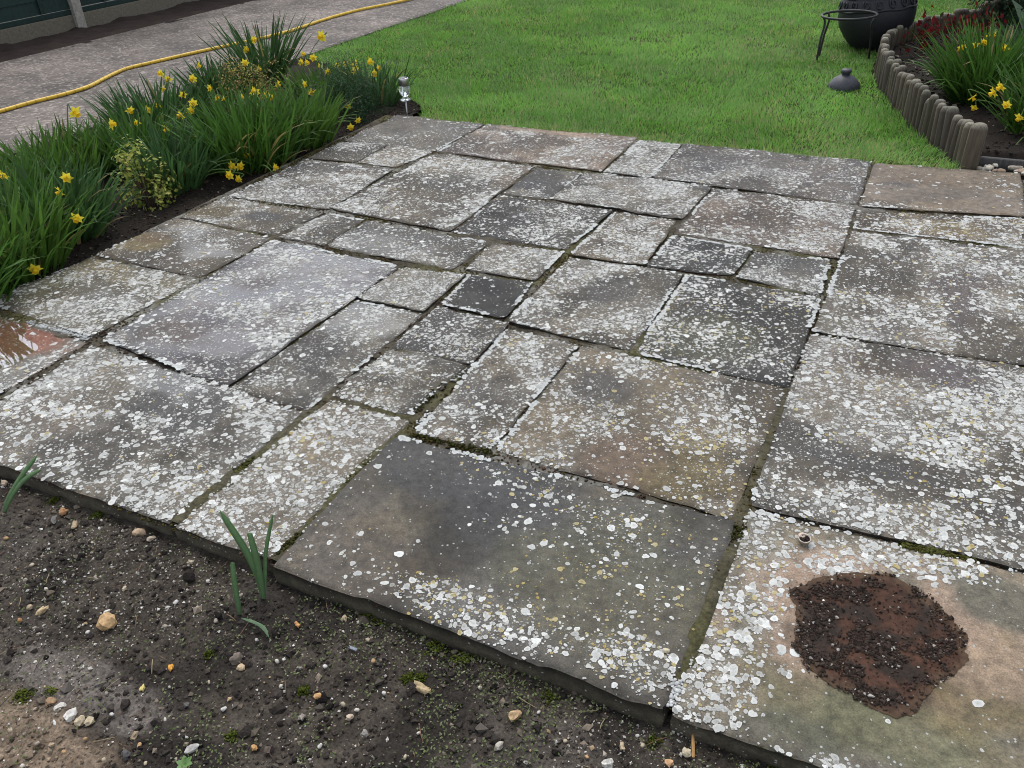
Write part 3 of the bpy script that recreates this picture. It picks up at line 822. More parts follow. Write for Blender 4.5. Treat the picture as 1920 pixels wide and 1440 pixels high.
# ---- moss growing in the joints
mossP, mossR = [], []
jn = 26000
jx, jy = rng.uniform(PX0+.04, PX1-.03, jn*6), rng.uniform(NEAR_Y+.0, PY1-.02, jn*6)
onslab = np.zeros(len(jx), bool)
for k, q in px0.items(): onslab |= poly_inside(jx, jy, q)
jf = fbm(jx, jy, 4.5, 3, 77)
keep = (~onslab) & (rng.uniform(size=len(jx)) < .35+.65*(jf > .5))
jx, jy = jx[keep], jy[keep]
mr_ = rng.uniform(.002, .0055, len(jx))
mc = np.where((jf[keep] > .52)[:, None], np.array([[.066, .066, .024]]), np.array([[.060, .050, .036]]))*rng.uniform(.45, 1.25, (len(jx), 1))*(1+.5*np.stack([fbm(jx, jy, 9, 2, 78), 0*jx, 0*jx], 1))
V_, F_, C_ = crumbs(np.stack([jx, jy, -.0085+.006*rng.uniform(size=len(jx))], 1), mr_, mc, .8)
jm = obj('joint_moss', make_mesh('joint_moss', V_, F_, C_), M['moss'], patio)
tag(jm, None, None, None, 'stuff')
# bright moss along the far joint of the stained slab and in a few others
mo = MB()
for (ax, ay, bx2, by2, n, dw) in ((1690, 1018, 1790, 1042, 420, .006), (1790, 1042, 1830, 1052, 100, .004), (432, 888, 470, 862, 120, .006), (780, 770, 830, 715, 70, .006), (1390, 985, 1375, 1010, 60, .006), (520, 1035, 560, 1000, 90, .006), (650, 905, 700, 860, 60, .005), (775, 812, 925, 850, 160, .006)):
    A, B = at(ax, ay), at(bx2, by2)
    s = rng.uniform(size=n)
    P = A + (B-A)*s[:, None] + np.concatenate([rng.normal(0, dw, (n, 2)), np.zeros((n, 1))], 1)
    P[:, 2] = -.006 + rng.uniform(0, .007, n)
    brt = 1.0 if ax in (1690, 1790, 432) else .55
    c_ = np.array([.075, .078, .022])*brt*rng.uniform(.5, 1.3, (n, 1))
    mo.add(*crumbs(P, rng.uniform(.002, .006, n), c_, .9))
wc = MB()                                            # white crusted mortar lumps in a few joints
for (ax, ay, bx2, by2, n, dw, rr1) in ((1256, 1318, 1275, 1276, 90, .006, .005), (0, 588, 168, 634, 420, .007, .0045), (830, 735, 958, 606, 170, .005, .0045), (780, 800, 830, 745, 60, .006, .005), (860, 835, 925, 852, 60, .005, .005), (400, 715, 250, 665, 160, .004, .0035)):
    A, B = at(ax, ay), at(bx2, by2)
    s = rng.uniform(size=n)
    s = s[fbm(s*np.linalg.norm(B-A), s*0+ax, 9, 2, 79) > .42]
    P = A + (B-A)*s[:, None] + np.concatenate([rng.normal(0, dw, (len(s), 2)), np.zeros((len(s), 1))], 1)
    P[:, 2] = -.004 + rng.uniform(0, .004, len(s))
    wc.add(*crumbs(P, rr1*rng.uniform(.4, 1.2, len(s)), np.array([.53, .54, .53])*rng.uniform(.6, 1.1, (len(s), 1)), .45, True))
tag(wc.build('joint_crust', M['lichen'], patio), None, None, None, 'stuff')
tag(mo.build('joint_moss', M['moss'], patio), None, None, None, 'stuff')

# ---- brown soil-stained puddle on the near right slab
k9, c9 = slab_objs[9]
OP = np.array([at(*p)[:2] for p in out9])


def dense_loop(P, n, amp, seed):
    d = np.linalg.norm(np.roll(P, -1, 0)-P, axis=1)
    s = np.concatenate([[0], np.cumsum(d)])
    t = np.linspace(0, s[-1], n, endpoint=False)
    Q = np.stack([np.interp(t, s, np.append(P[:, i], P[0, i])) for i in (0, 1)], 1)
    for _ in range(4): Q = (np.roll(Q, 2, 0)+Q*2+np.roll(Q, -2, 0))/4
    c = Q.mean(0)
    f = 1 + amp*(fbm(Q[:, 0]*1.0, Q[:, 1], 28, 4, seed, .7)-.5)*2
    return c + (Q-c)*f[:, None], c


def film(name, P, kslab, c, lift, colf, mat, n=260, rings=22, amp=.09, seed=5):
    Q, cc = dense_loop(P, n, amp, seed)
    t = np.linspace(0, 1, rings+1)[1:]
    XY = np.concatenate([cc[None], *[cc+(Q-cc)*ti for ti in t]])
    z = slab_h(kslab, XY[:, 0], XY[:, 1], c) + lift
    if mat is M.get('puddle'): z[:] = np.max(z)
    rr = np.concatenate([[0], np.repeat(t, n)])
    i = np.arange(n); j = (i+1) % n
    F = [np.stack([np.zeros(n, int), 1+i, 1+j], 1)]
    Fq = np.concatenate([np.stack([1+r*n+i, 1+(r+1)*n+i, 1+(r+1)*n+j, 1+r*n+j], 1) for r in range(rings)][:rings-1])
    so = slab_objs[kslab][0]
    return obj(name, make_mesh(name, np.stack([XY[:, 0]-c[0], XY[:, 1]-c[1], z], 1), F+[Fq], colf(XY[:, 0], XY[:, 1], rr)), mat, so)


M['stain'] = mat_col('wet_rust_stain', rough=0.5, grain=0.45, gscale=70, bump=0.3, bscale=120, spec=0.08, detail=6)
M['damp'] = mat_col('damp_ring', rough=0.45, grain=0.2, gscale=120, spec=0.4)


def stain_col(x, y, r):
    a = np.array([.056, .027, .017])*(0.5+1.0*fbm(x, y, 14, 4, 91))[:, None]
    d = sstep(.45, .62, fbm(x, y, 16, 4, 92))[:, None]
    a = a*(1-d) + d*np.array([.026, .018, .014])
    e = sstep(.84, .97, r + .12*(fbm(x, y, 30, 3, 93)-.5))[:, None]
    return a*(1-e) + e*np.array([.072, .044, .027])


film('wet_stain', OP, 9, c9, .0016, stain_col, M['stain'], 360, 26, .085)
low = OP.copy()
# crumbs of soil lying in the stain
n = 12000
bbx = OP.min(0), OP.max(0)
cx_ = rng.uniform(size=(n*3, 2))*(bbx[1]-bbx[0])+bbx[0]
ins = poly_inside(cx_[:, 0], cx_[:, 1], OP.mean(0)+(OP-OP.mean(0))*1.03)
dn = fbm(cx_[:, 0], cx_[:, 1], 30, 3, 94)*.8 + .2*fbm(cx_[:, 0], cx_[:, 1], 9, 2, 97)
cen = OP.mean(0)
rr_ = np.linalg.norm((cx_-cen)/((bbx[1]-bbx[0])/2), axis=1)
keep = ins & (rng.uniform(size=len(cx_)) < (.05+.95*sstep(.47, .62, dn+.03*sstep(.35, .8, rr_)))*(1-.65*sstep(.75, 1.0, rr_)))
cx_ = cx_[keep]
V_, F_, C_ = crumbs(np.concatenate([cx_, (slab_h(9, cx_[:, 0], cx_[:, 1], c9)+.003)[:, None]], 1)-np.array([*c9, 0]), np.clip(.0014*np.exp(.6*rng.normal(size=len(cx_))), .0006, .007),
                    np.where(rng.uniform(size=(len(cx_), 1)) < .03, np.array([[.35, .33, .30]]), np.array([[.026, .018, .014]])*rng.uniform(.4, 2.4, (len(cx_), 1))), .7)
tag(obj('soil_crumbs', make_mesh('soil_crumbs', V_, F_, C_, False), M['crumb'], k9), None, None, None, 'stuff')

# ---- clear puddle over a red-tinted patch of the left slab
M['puddle'] = mat_water('puddle_water', (.97, .93, .90))
pp16 = np.array([at(*p)[:2] for p in ((-120, 600), (-20, 592), (30, 598), (54, 612), (44, 630), (66, 648), (80, 652), (55, 668), (20, 690), (-40, 705), (-110, 700), (-180, 660))])
film('puddle', pp16, 16, slab_objs[16][1], .0012, lambda x, y, r: np.tile((1, 1, 1), (len(x), 1)), M['puddle'], 160, 10, .05)

# ------------------------------------------------------------------ ground: soil, beds, path, lawn


def soil_h(x, y):
    h = -.045 + .020*(fbm(x, y, 5, 3, 21)-.5) + .016*(fbm(x, y, 22, 3, 22)-.5) + .010*(fbm(x, y, 75, 3, 23)-.5)
    return h - .006*np.exp(-np.abs(y-NEAR_Y)/.02) + .002*(y-.6)


def soil_c(x, y):
    a = np.array([.056, .047, .038])*(0.25+1.5*fbm(x, y, 16, 5, 24, .65))[:, None]
    pale = sstep(.50, .68, fbm(x+.2, y, 4.5, 4, 25))[:, None]
    a = a*(1-.5*pale) + .5*pale*np.array([.095, .083, .072])*(0.5+fbm(x, y, 45, 3, 20))[:, None]
    dk = sstep(.52, .66, fbm(x, y, 6, 3, 26))[:, None]
    a = a*(1-.75*dk) + .75*dk*np.array([.024, .0205, .018])
    p = at(40, 1420)
    d = np.hypot((x-p[0])/.30, (y-p[1])/.13) + .8*(fbm(x, y, 12, 3, 27)-.5)
    t = (1-sstep(.5, 1.15, d))[:, None]
    a = a*(1-t) + t*np.array([.19, .145, .105])*(0.6+.8*fbm(x, y, 60, 2, 28))[:, None]
    p = at(150, 1260)
    d = np.hypot((x-p[0])/.28, (y-p[1])/.07) + .9*(fbm(x, y, 10, 3, 29)-.5)
    t = (1-sstep(.4, 1.1, d))[:, None]*.75
    return a*(1-t) + t*np.array([.155, .135, .120])*(0.6+.8*fbm(x, y, 60, 2, 28))[:, None]


so_ = grid_sheet(-2.75, .75, .15, NEAR_Y+.03, .007, soil_h, 'front_soil', soil_c, M['soil'])
tag(so_, 'dark crumbly garden soil in front of the patio', None, None, 'structure')
base_ground = grid_sheet(-30, 30, -25, 35, 1.0, lambda x, y: np.full(len(x), -.16), 'ground', lambda x, y: np.tile((.055, .048, .038), (len(x), 1)), M['soil'])
tag(base_ground, None, None, None, 'structure')


def strip(name, x0, x1, y0, y1, z, col, mat, step=.05, amp=.01, fr=6, seed=1, var=.5):
    o = grid_sheet(x0, x1, y0, y1, step, lambda x, y: z+amp*(fbm(x, y, fr, 4, seed)-.5)*2,
                   name, lambda x, y: np.array(col)*(1-var/2+var*fbm(x, y, fr*1.7, 4, seed+3))[:, None], mat)
    return tag(o, None, None, None, 'structure')


strip('outer_soil', -9, -2.74, -2.5, 1.2, -.075, (.05, .043, .036), M['soil'], .08)
strip('outer_soil', .74, 3.0, -2.5, 1.05, -.060, (.05, .043, .036), M['soil'], .06)
strip('outer_soil', -2.76, .76, -2.5, .16, -.068, (.05, .043, .036), M['soil'], .05)
strip('flower_bed', -4.80, -3.02, 1.15, 6.6, -.045, (.026, .021, .017), M['soil'], .025, .022, 9, 31)
strip('fence_border', -7.95, -7.05, -1.0, 16, -.012, (.040, .030, .026), M['soil'], .04, .03, 7, 32)
BEDP = np.array([(.16, 4.60), (.05, 4.81), (-.09, 5.13), (-.19, 5.41), (-.29, 5.73), (-.38, 6.03), (-.435, 6.36), (-.455, 6.65), (-.43, 6.94), (-.34, 7.24), (-.19, 7.51), (-.01, 7.81), (.17, 8.14), (.33, 8.5), (1.3, 9.7), (3, 10.5), (3, 4.60)])
tag(grid_sheet(-.5, 3.0, 4.56, 10.5, .035, lambda x, y: np.where(poly_inside(x, y, BEDP), .035+.06*(fbm(x, y, 7, 4, 33)-.5), -.12), 'raised_bed', lambda x, y: np.array((.022, .018, .015))*(.5+1.0*fbm(x, y, 12, 4, 36))[:, None], M['soil']), None, None, None, 'structure')
strip('gravel_bed', .38, 3.0, .98, 4.66, -.040, (.06, .05, .04), M['soil'], .03, .012, 9, 34)


def mat_path():
    m, nt, b = mat_new('worn_aggregate_concrete')
    L = nt.links
    pos = N_(nt, 'ShaderNodeNewGeometry').outputs['Position']
    n1 = N_(nt, 'ShaderNodeTexNoise', Scale=2.2, Detail=9, Roughness=0.8); L.new(pos, n1.inputs['Vector'])
    n2 = N_(nt, 'ShaderNodeTexNoise', Scale=26, Detail=6, Roughness=0.75); L.new(pos, n2.inputs['Vector'])
    v = N_(nt, 'ShaderNodeTexVoronoi', Scale=55.0); L.new(pos, v.inputs['Vector'])
    r1 = N_(nt, 'ShaderNodeValToRGB'); L.new(n1.outputs['Fac'], r1.inputs[0])
    r1.color_ramp.elements[0].position = .40; r1.color_ramp.elements[0].color = (.085, .073, .065, 1)
    r1.color_ramp.elements[1].position = .62; r1.color_ramp.elements[1].color = (.205, .172, .150, 1)
    r2 = N_(nt, 'ShaderNodeMapRange'); L.new(n2.outputs['Fac'], r2.inputs['Value'])
    for k, w in (('From Min', .32), ('From Max', .68), ('To Min', .5), ('To Max', 1.45)): r2.inputs[k].default_value = w
    sc = N_(nt, 'ShaderNodeVectorMath', operation='SCALE'); L.new(r1.outputs[0], sc.inputs[0]); L.new(r2.outputs[0], sc.inputs['Scale'])
    sp = N_(nt, 'ShaderNodeSeparateColor'); L.new(v.outputs['Color'], sp.inputs[0])
    gt = N_(nt, 'ShaderNodeMath', operation='GREATER_THAN'); L.new(sp.outputs[0], gt.inputs[0]); gt.inputs[1].default_value = .86
    mx = N_(nt, 'ShaderNodeMix', data_type='RGBA'); ml = N_(nt, 'ShaderNodeMath', operation='MULTIPLY'); L.new(gt.outputs[0], ml.inputs[0]); ml.inputs[1].default_value = .55
    L.new(ml.outputs[0], mx.inputs['Factor']); L.new(sc.outputs[0], mx.inputs[6]); mx.inputs[7].default_value = (.42, .37, .33, 1)
    n3 = N_(nt, 'ShaderNodeTexNoise', Scale=.9, Detail=4, Roughness=.6); L.new(pos, n3.inputs['Vector'])
    r3 = N_(nt, 'ShaderNodeMapRange'); L.new(n3.outputs['Fac'], r3.inputs['Value'])
    for k, w in (('From Min', .35), ('From Max', .65), ('To Min', .62), ('To Max', 1.2)): r3.inputs[k].default_value = w
    s3 = N_(nt, 'ShaderNodeVectorMath', operation='SCALE'); L.new(mx.outputs[2], s3.inputs[0]); L.new(r3.outputs[0], s3.inputs['Scale'])
    L.new(s3.outputs[0], b.inputs['Base Color'])
    b.inputs['Roughness'].default_value = .85
    bp = N_(nt, 'ShaderNodeBump', Strength=.6, Distance=.006); L.new(n2.outputs['Fac'], bp.inputs['Height']); L.new(bp.outputs[0], b.inputs['Normal'])
    return m


M['path'] = mat_path()
mbp = MB()
n = 140
ys = np.linspace(-1.5, 16, n)
xl = -7.13 + .03*(fbm(ys, ys*0, 2.2, 3, 41)-.5)
xr = -4.74 + .06*(fbm(ys, ys*0, 2.5, 3, 42)-.5)
rows = [(xl, -.06), (xl, -.004), (xl*.5+xr*.5, .008), (xr-.02, -.002), (xr, -.012), (xr, -.09)]
V_ = np.concatenate([np.stack([xx, ys, np.full(n, zz)], 1) for xx, zz in rows])
i_ = np.arange(n-1)
F_ = np.concatenate([np.stack([r*n+i_, (r+1)*n+i_, (r+1)*n+i_+1, r*n+i_+1], 1) for r in range(5)])
tag(obj('concrete_path', make_mesh('concrete_path', V_, F_, None, False), M['path']), None, None, None, 'structure')

# lawn
LAWN = [(-4.74, 5.75), (-3.75, 5.25), (-3.05, 4.78), (-2.86, 4.46), (-1.5, 4.455), (-.3, 4.47), (.12, 4.50), (.01, 4.80), (-.13, 5.12), (-.23, 5.40), (-.33, 5.72), (-.42, 6.02), (-.49, 6.36), (-.52, 6.65), (-.49, 6.97), (-.39, 7.28), (-.24, 7.56), (-.06, 7.86), (.12, 8.2), (.28, 8.55), (1.2, 9.6), (3, 10.5), (3, 16), (-4.74, 16)]
lawnP = np.array(LAWN)
lg = grid_sheet(-4.76, 3.0, 4.43, 16, .09, lambda x, y: np.where(poly_inside(x, y, lawnP), -.030, -.10)+.008*(fbm(x, y, 3, 3, 51)-.5), 'lawn', lambda x, y: np.array([.035, .045, .014])*(0.6+.8*fbm(x, y, 8, 3, 52))[:, None], M['soil'])
tag(lg, None, None, None, 'structure')


def grass_zone(y0, y1, dens, wmm, seg, lmin, lmax):
    A = (3+4.75)*(y1-y0)
    n = int(A*dens)
    x, y = rng.uniform(-4.75, 3.0, n), rng.uniform(y0, y1, n)
    ins = poly_inside(x+.03*(fbm(x, y, 9, 2, 53)-.5), y+.07*(fbm(x, y, 8, 3, 54)-.5), lawnP)
    vis = (x < .6 + np.maximum(y-8, 0)*.25)
    x, y = x[ins & vis], y[ins & vis]
    n = len(x)
    tuft = fbm(x, y, 5, 3, 55)
    L = rng.uniform(lmin, lmax, n)*(0.40+.85*tuft)*(1+.25*(rng.uniform(size=n) < .06))
    az = 2*np.pi*fbm(x, y, 2.2, 2, 56)*2 + rng.normal(0, 1.0, n)
    tilt = np.abs(rng.normal(.45, .28, n))
    bend = rng.uniform(.1, 1.2, n)
    g1, g2, g3 = np.array([.15, .33, .06]), np.array([.28, .53, .12]), np.array([.44, .42, .20])
    t = np.clip(.02+.75*sstep(.3, .72, fbm(x, y, 1.3, 4, 57)) + .7*(fbm(x, y, 9, 3, 58)-.45) + rng.normal(0, .25, n), 0, 1)[:, None]
    c = g1*(1-t)+g2*t
    st = (rng.uniform(size=n) < .07+.14*sstep(.58, .7, fbm(x, y, 2.1, 3, 50))+.3*np.exp(-(y-4.45)/.10))[:, None]
    c = np.where(st, g3, c)*rng.uniform(.75, 1.25, (n, 1))
    prof = {1: [1, .25], 2: [.8, 1, .12]}[seg]
    return blades(np.stack([x, y, np.full(n, -.032)], 1), az, tilt, bend, L, np.full(n, wmm*1e-3)*rng.uniform(.7, 1.3, n), seg, prof, rng.uniform(-.6, .6, n), c)


gm = MB()
n = 2600                                            # stragglers leaning over the patio edge
x = rng.uniform(-2.85, .1, n); y = 4.455+rng.normal(0, .015, n)
kp = fbm(x, y*0, 7, 3, 59) > .42
x, y = x[kp], y[kp]; n = len(x)
V_, F_, C_ = blades(np.stack([x, y, np.full(n, -.03)], 1), -np.pi/2+rng.normal(0, .7, n), np.abs(rng.normal(.5, .3, n)), rng.uniform(.3, 1.4, n), rng.uniform(.03, .085, n), rng.uniform(.002, .0045, n), 3, [.8, 1, .7, .1], rng.uniform(-.8, .8, n),
                    np.where((rng.uniform(size=n) < .3)[:, None], np.array([[.40, .38, .18]]), np.array([[.17, .33, .07]]))*rng.uniform(.6, 1.3, (n, 1)))
gm.add(V_, F_, C_)
for a in ((4.40, 5.4, 14500, 3.2, 2, .028, .052), (5.4, 7.0, 9500, 4.0, 2, .028, .05), (7.0, 9.6, 6800, 5.2, 1, .028, .05), (9.6, 13, 1800, 9, 1, .03, .055)):
    V_, F_, C_ = grass_zone(*a)
    gm.add(V_, F_, C_)
tag(gm.build('grass', M['grass']), 'short bright green lawn grass behind the patio', 'grass', None, 'stuff')

# ------------------------------------------------------------------ fence at the far left
FX = -7.87
fence = empty('fence', (FX, 6, 0), 'dark green lapped timber fence with concrete posts and gravel boards', 'fence')
forg = np.array([FX, 6, 0])
post_y = [6.20-1.87*2, 6.20-1.87, 6.20, 6.20+1.87, 6.20+1.87*2, 6.2+1.87*3]
for y in post_y:
    V_, F_ = box((FX+.005, y, .86), (.115, .10, 1.92), .012)
    MB().add(V_, F_, (.30, .28, .25)).build('post', M['concrete'], fence, forg, False)
for pi in range(len(post_y)-1):
    y0, y1 = post_y[pi]+.052, post_y[pi+1]-.052
    ym, w = (y0+y1)/2, y1-y0
    V_, F_ = box((FX, ym, .0125), (.05, w, .205), .006)
    MB().add(V_, F_, (.15, .135, .105)).build('gravel_board', M['concrete'], fence, forg, False)
    pan = obj('fence_panel', MB().add(*box((FX+.0, ym, .139), (.042, w, .045), .004), (.013, .030, .026)).build('bottom_rail', M['fence'], None, forg, False).data, M['fence'], fence)
    bpy.data.objects.remove([o for o in bpy.data.objects if o.name.startswith('bottom_rail')][0])
    for s in range(13):
        z0 = .166+s*.117
        V_ = np.array([[-.004, 0, 0], [.020, 0, .004], [.010, 0, .135], [-.006, 0, .135]])
        sag = rng.uniform(-.002, .002)
        VV = np.concatenate([V_+[0, y0-ym, sag], V_+[0, y1-ym, -sag]]) + [FX, ym, z0]
        FF = np.array([[0, 1, 2, 3], [7, 6, 5, 4], [0, 4, 5, 1], [1, 5, 6, 2], [2, 6, 7, 3], [3, 7, 4, 0]])
        MB().add(VV, FF, np.array([.013, .031, .027])*rng.uniform(.8, 1.2)).build('slat', M['fence'], pan, forg, False)
    for fy in (.18, .5, .82):
        V_, F_ = box((FX+.027, y0+w*fy, .95), (.018, .042, 1.56), .003)
        MB().add(V_, F_, (.012, .028, .024)).build('batten', M['fence'], pan, forg, False)

# ------------------------------------------------------------------ yellow hose
hp = [(-160, 248), (-70, 228), (0, 210), (60, 193), (120, 178), (165, 164), (195, 149), (215, 139), (240, 129), (290, 117), (350, 103), (400, 92), (470, 77), (540, 60), (600, 40), (640, 28), (680, 18), (730, 8), (775, -2), (830, -16), (900, -40)]
HP = np.array([at(px, py, .014) for px, py in hp])
tt = np.linspace(0, len(HP)-1, 420)


def catmull(P, t):
    i = np.clip(np.floor(t).astype(int), 0, len(P)-2)
    f = (t-i)[:, None]
    p0, p1, p2, p3 = P[np.maximum(i-1, 0)], P[i], P[i+1], P[np.minimum(i+2, len(P)-1)]
    return .5*((2*p1)+(-p0+p2)*f+(2*p0-5*p1+4*p2-p3)*f*f+(-p0+3*p1-3*p2+p3)*f**3)


HC = catmull(HP, tt)
HC[:, 2] = .019
V_, F_ = tube(HC, .0125, 10)
hc = np.tile((.70, .46, .04), (len(V_), 1))
hose = MB().add(V_, F_, hc).build('garden_hose', M['hose'], None, HC[0]*[1, 1, 0])
tag(hose, 'long yellow garden hose snaking along the concrete path', 'hose')
for s in np.linspace(.03, .97, 60):          # printed rings on the hose
    j = int(s*418)
    d = HC[j+1]-HC[j]; d /= np.linalg.norm(d)
    V_, F_ = tube([HC[j]-d*.003, HC[j]+d*.003], .0128, 10, False)
    MB().add(V_, F_, (.42, .24, .02)).build('printed_ring', M['hose'], hose, HC[0]*[1, 1, 0])

# ------------------------------------------------------------------ daffodils


def flower_meshes():
    mb = MB()
    for i in range(6):
        a = i*np.pi/3
        R = np.array([[math.cos(a), -math.sin(a), 0], [math.sin(a), math.cos(a), 0], [0, 0, 1]])
        V = np.array([[.004, -.005, 0], [.004, .005, 0], [.018, -.0105, .003], [.018, 0, .0005], [.018, .0105, .003], [.034, 0, -.003 if i % 2 else .004]])
        F = np.array([[0, 2, 3], [0, 3, 1], [1, 3, 4], [2, 5, 3], [3, 5, 4]])
        mb.add(V@R.T, F)
    pet = make_mesh('petals', np.concatenate(mb.V), np.concatenate(mb.T), None, False)
    n = 10
    a = np.arange(n)/n*2*np.pi
    fr = 1+.12*np.cos(5*a)
    V = np.concatenate([np.stack([.0065*np.cos(a), .0065*np.sin(a), 0*a], 1), np.stack([.0085*np.cos(a), .0085*np.sin(a), 0*a+.014], 1), np.stack([.0125*fr*np.cos(a), .0125*fr*np.sin(a), 0*a+.024], 1)])
    i = np.arange(n); j = (i+1) % n
    F = np.concatenate([np.stack([i, j, n+j, n+i], 1), np.stack([n+i, n+j, 2*n+j, 2*n+i], 1)])
    tru = make_mesh('trumpet', V, F, None, True)
    pet.materials.append(M['petal']); tru.materials.append(M['trumpet'])
    return pet, tru


PET, TRU = flower_meshes()


def add_flower(root, head, base, scale, ang, pitch):
    """flower head, trumpet facing azimuth ang and drooping by pitch; stem bows over to it"""
    d = Vector((math.cos(ang)*math.cos(pitch), math.sin(ang)*math.cos(pitch), -math.sin(pitch)))
    o = obj('flower', PET, None, root, Vector(head)-root.location)
    o.rotation_euler = (d.to_track_quat('Z', 'Y').to_matrix() @ Matrix.Rotation(random.uniform(0, 1), 3, 'Z')).to_euler()
    o.scale = (scale,)*3
    t = obj('trumpet', TRU, None, o)
    h = np.asarray(head); d = np.asarray(d); b = np.asarray(base)
    neck = h - d*.022*scale
    top = neck - d*.012 + np.array([0, 0, .014])
    mid = b*.45+top*.55 + np.array([0, 0, .04])
    P = catmull(np.array([b, mid, top, neck, h-d*.002]), np.linspace(0, 4, 15))
    V, F = tube(P-np.array(root.location), np.concatenate([np.full(12, .0026), [.003, .0032, .0035]]), 5, False)
    # ring-fenced: stem is a part of its own beside the head
    me = make_mesh('stem', V, F)
    obj('stem', me, M['stem'], root)
    return o


def clump(name, x, y, r, n, hgt, label, z=-.045, hue=0, lean=(0, 0), group=None, width=.015, spread=.36):
    root = empty(name, (x, y, z), label, 'daffodils', group)
    rr = r*np.sqrt(rng.uniform(0, 1, n))
    a = rng.uniform(0, 2*np.pi, n)
    b = np.stack([x+rr*np.cos(a), y+rr*np.sin(a), np.full(n, z-.02)], 1)
    az = a + rng.normal(0, .8, n)
    tilt = np.abs(rng.normal(.10, .14, n)) + spread*rr/r
    hx, hy = np.cos(az)*tilt+lean[0], np.sin(az)*tilt+lean[1]
    az, tilt = np.arctan2(hy, hx), np.hypot(hx, hy)
    bend = np.abs(rng.normal(.28, .28, n)) + (rng.uniform(size=n) < .08)*rng.uniform(.5, 1.3, n)
    L = hgt*rng.uniform(.5, 1.0, n)
    cg = [np.array([.058, .135, .022]), np.array([.050, .112, .034]), np.array([.080, .165, .027])][hue]
    c = cg*rng.uniform(.65, 1.4, (n, 1))
    dd_ = rng.uniform(size=n) < .035
    c[dd_] = np.array([.26, .22, .08])*rng.uniform(.7, 1.2, (dd_.sum(), 1)); bend[dd_] += .7
    V, F, C = blades(b, az, tilt, bend, L, np.full(n, width)*rng.uniform(.7, 1.2, n), 6, [.8, 1, 1, .95, .85, .65, .12], rng.uniform(-1.3, 1.3, n), c)
    me = make_mesh('leaves', V-np.array([x, y, z]), F, C)
    tag(obj('leaves', me, M['leaf'], root), None, None, None, 'stuff')
    return root


DG = 'daffodil clumps in the left flower bed'
CL = [  # x, y, radius, leaves, height, hue, label
 (-3.24, 1.60, .20, 420, .42, 0, 'nearest daffodil clump, green leaves cut off by the left picture edge'),
 (-3.36, 1.98, .20, 420, .43, 2, 'daffodil clump with one low yellow flower hanging beside the mossy corner slab'),
 (-3.80, 2.30, .22, 380, .40, 0, 'daffodil clump behind the nearest ones, beside the path edge at left'),
 (-3.46, 2.36, .15, 260, .40, 1, 'daffodil clump just left of the yellow-green variegated bush'),
 (-4.12, 2.85, .22, 360, .36, 2, 'daffodil clump along the path with a big open yellow flower at its left'),
 (-3.46, 3.02, .13, 200, .38, 1, 'small daffodil clump just right of the yellow-green variegated bush'),
 (-3.95, 3.25, .20, 320, .36, 0, 'daffodil clump behind the variegated bush with three nodding flowers on top'),
 (-3.36, 3.48, .22, 480, .44, 0, 'large dense daffodil clump in the middle of the bed beside the patio edge'),
 (-3.32, 3.86, .17, 300, .40, 2, 'daffodil clump left of the dark green conifer shrub, leaves splayed over the soil'),
 (-4.35, 3.80, .24, 340, .36, 1, 'daffodil clump at the path edge behind the golden shrub, left side'),
 (-4.0, 4.12, .18, 220, .28, 0, 'low daffodil clump in front of the golden shrub with several small flowers'),
 (-4.45, 4.55, .22, 300, .36, 1, 'daffodil clump at the path edge below the hose, under two small flowers'),
 (-4.52, 5.0, .11, 150, .56, 1, 'tall upright dark daffodil leaves standing highest against the hose'),
 (-3.85, 4.80, .20, 220, .27, 2, 'daffodil clump at the lawn corner carrying a row of small yellow flowers'),
 (-3.42, 4.80, .16, 130, .36, 1, 'sparse daffodil clump behind the dark conifer shrub next to the lawn'),
]
roots = [clump('daffodil_clump', x, y, r, int(n*1.15), h, lb, hue=hu, group=DG) for x, y, r, n, h, hu, lb in CL]
HEADS = [(139, 210, -4.15, 1.15), (208, 233, -4.0, .95), (243, 206, -4.3, .85), (278, 205, -4.3, .8), (258, 230, -4.1, .7), (297, 197, -4.4, .7), (302, 137, -4.6, .85), (316, 147, -4.6, .95), (305, 166, -4.5, .8), (371, 122, -4.5, .75), (362, 147, -4.4, .9),
         (340, 215, -3.9, .9), (357, 207, -3.9, .85), (362, 193, -3.9, .8), (313, 240, -3.8, .85), (392, 165, -4.2, .7), (343, 178, -4.3, .75), (405, 183, -4.0, .7), (418, 185, -4.0, .6), (474, 75, -4.6, .9), (460, 93, -4.6, .85), (460, 117, -4.4, .9), (484, 128, -4.4, .8), (604, 68, -4.35, 1.35),
         (566, 101, -4.3, .85), (587, 108, -4.3, .9), (563, 116, -4.2, .8), (574, 118, -4.2, .85), (601, 123, -4.2, .75), (614, 134, -4.0, .8), (647, 119, -3.9, .9), (664, 117, -3.8, .9), (665, 131, -3.7, 1.0), (696, 115, -3.6, 1.0), (701, 138, -3.5, .9), (712, 127, -3.5, .8), (630, 122, -4.0, .7),
         (570, 158, -3.7, .75), (585, 172, -3.6, .95), (472, 170, -3.9, .9), (480, 173, -3.9, .8), (494, 178, -3.9, .85), (506, 181, -3.8, .9), (520, 157, -4.0, .8), (452, 182, -3.9, .7), (653, 198, -3.30, .8), (671, 225, -3.2, .7), (657, 238, -3.2, .75),
         (368, 297, -3.5, .7), (437, 310, -3.2, .85), (449, 311, -3.2, .85), (431, 328, -3.15, .8), (448, 335, -3.15, .7), (462, 291, -3.25, .65), (515, 314, -3.08, .7), (125, 333, -3.4, .8), (113, 358, -3.3, .8), (144, 408, -3.14, .85), (65, 503, -3.12, .9), (8, 328, -3.5, .7)]
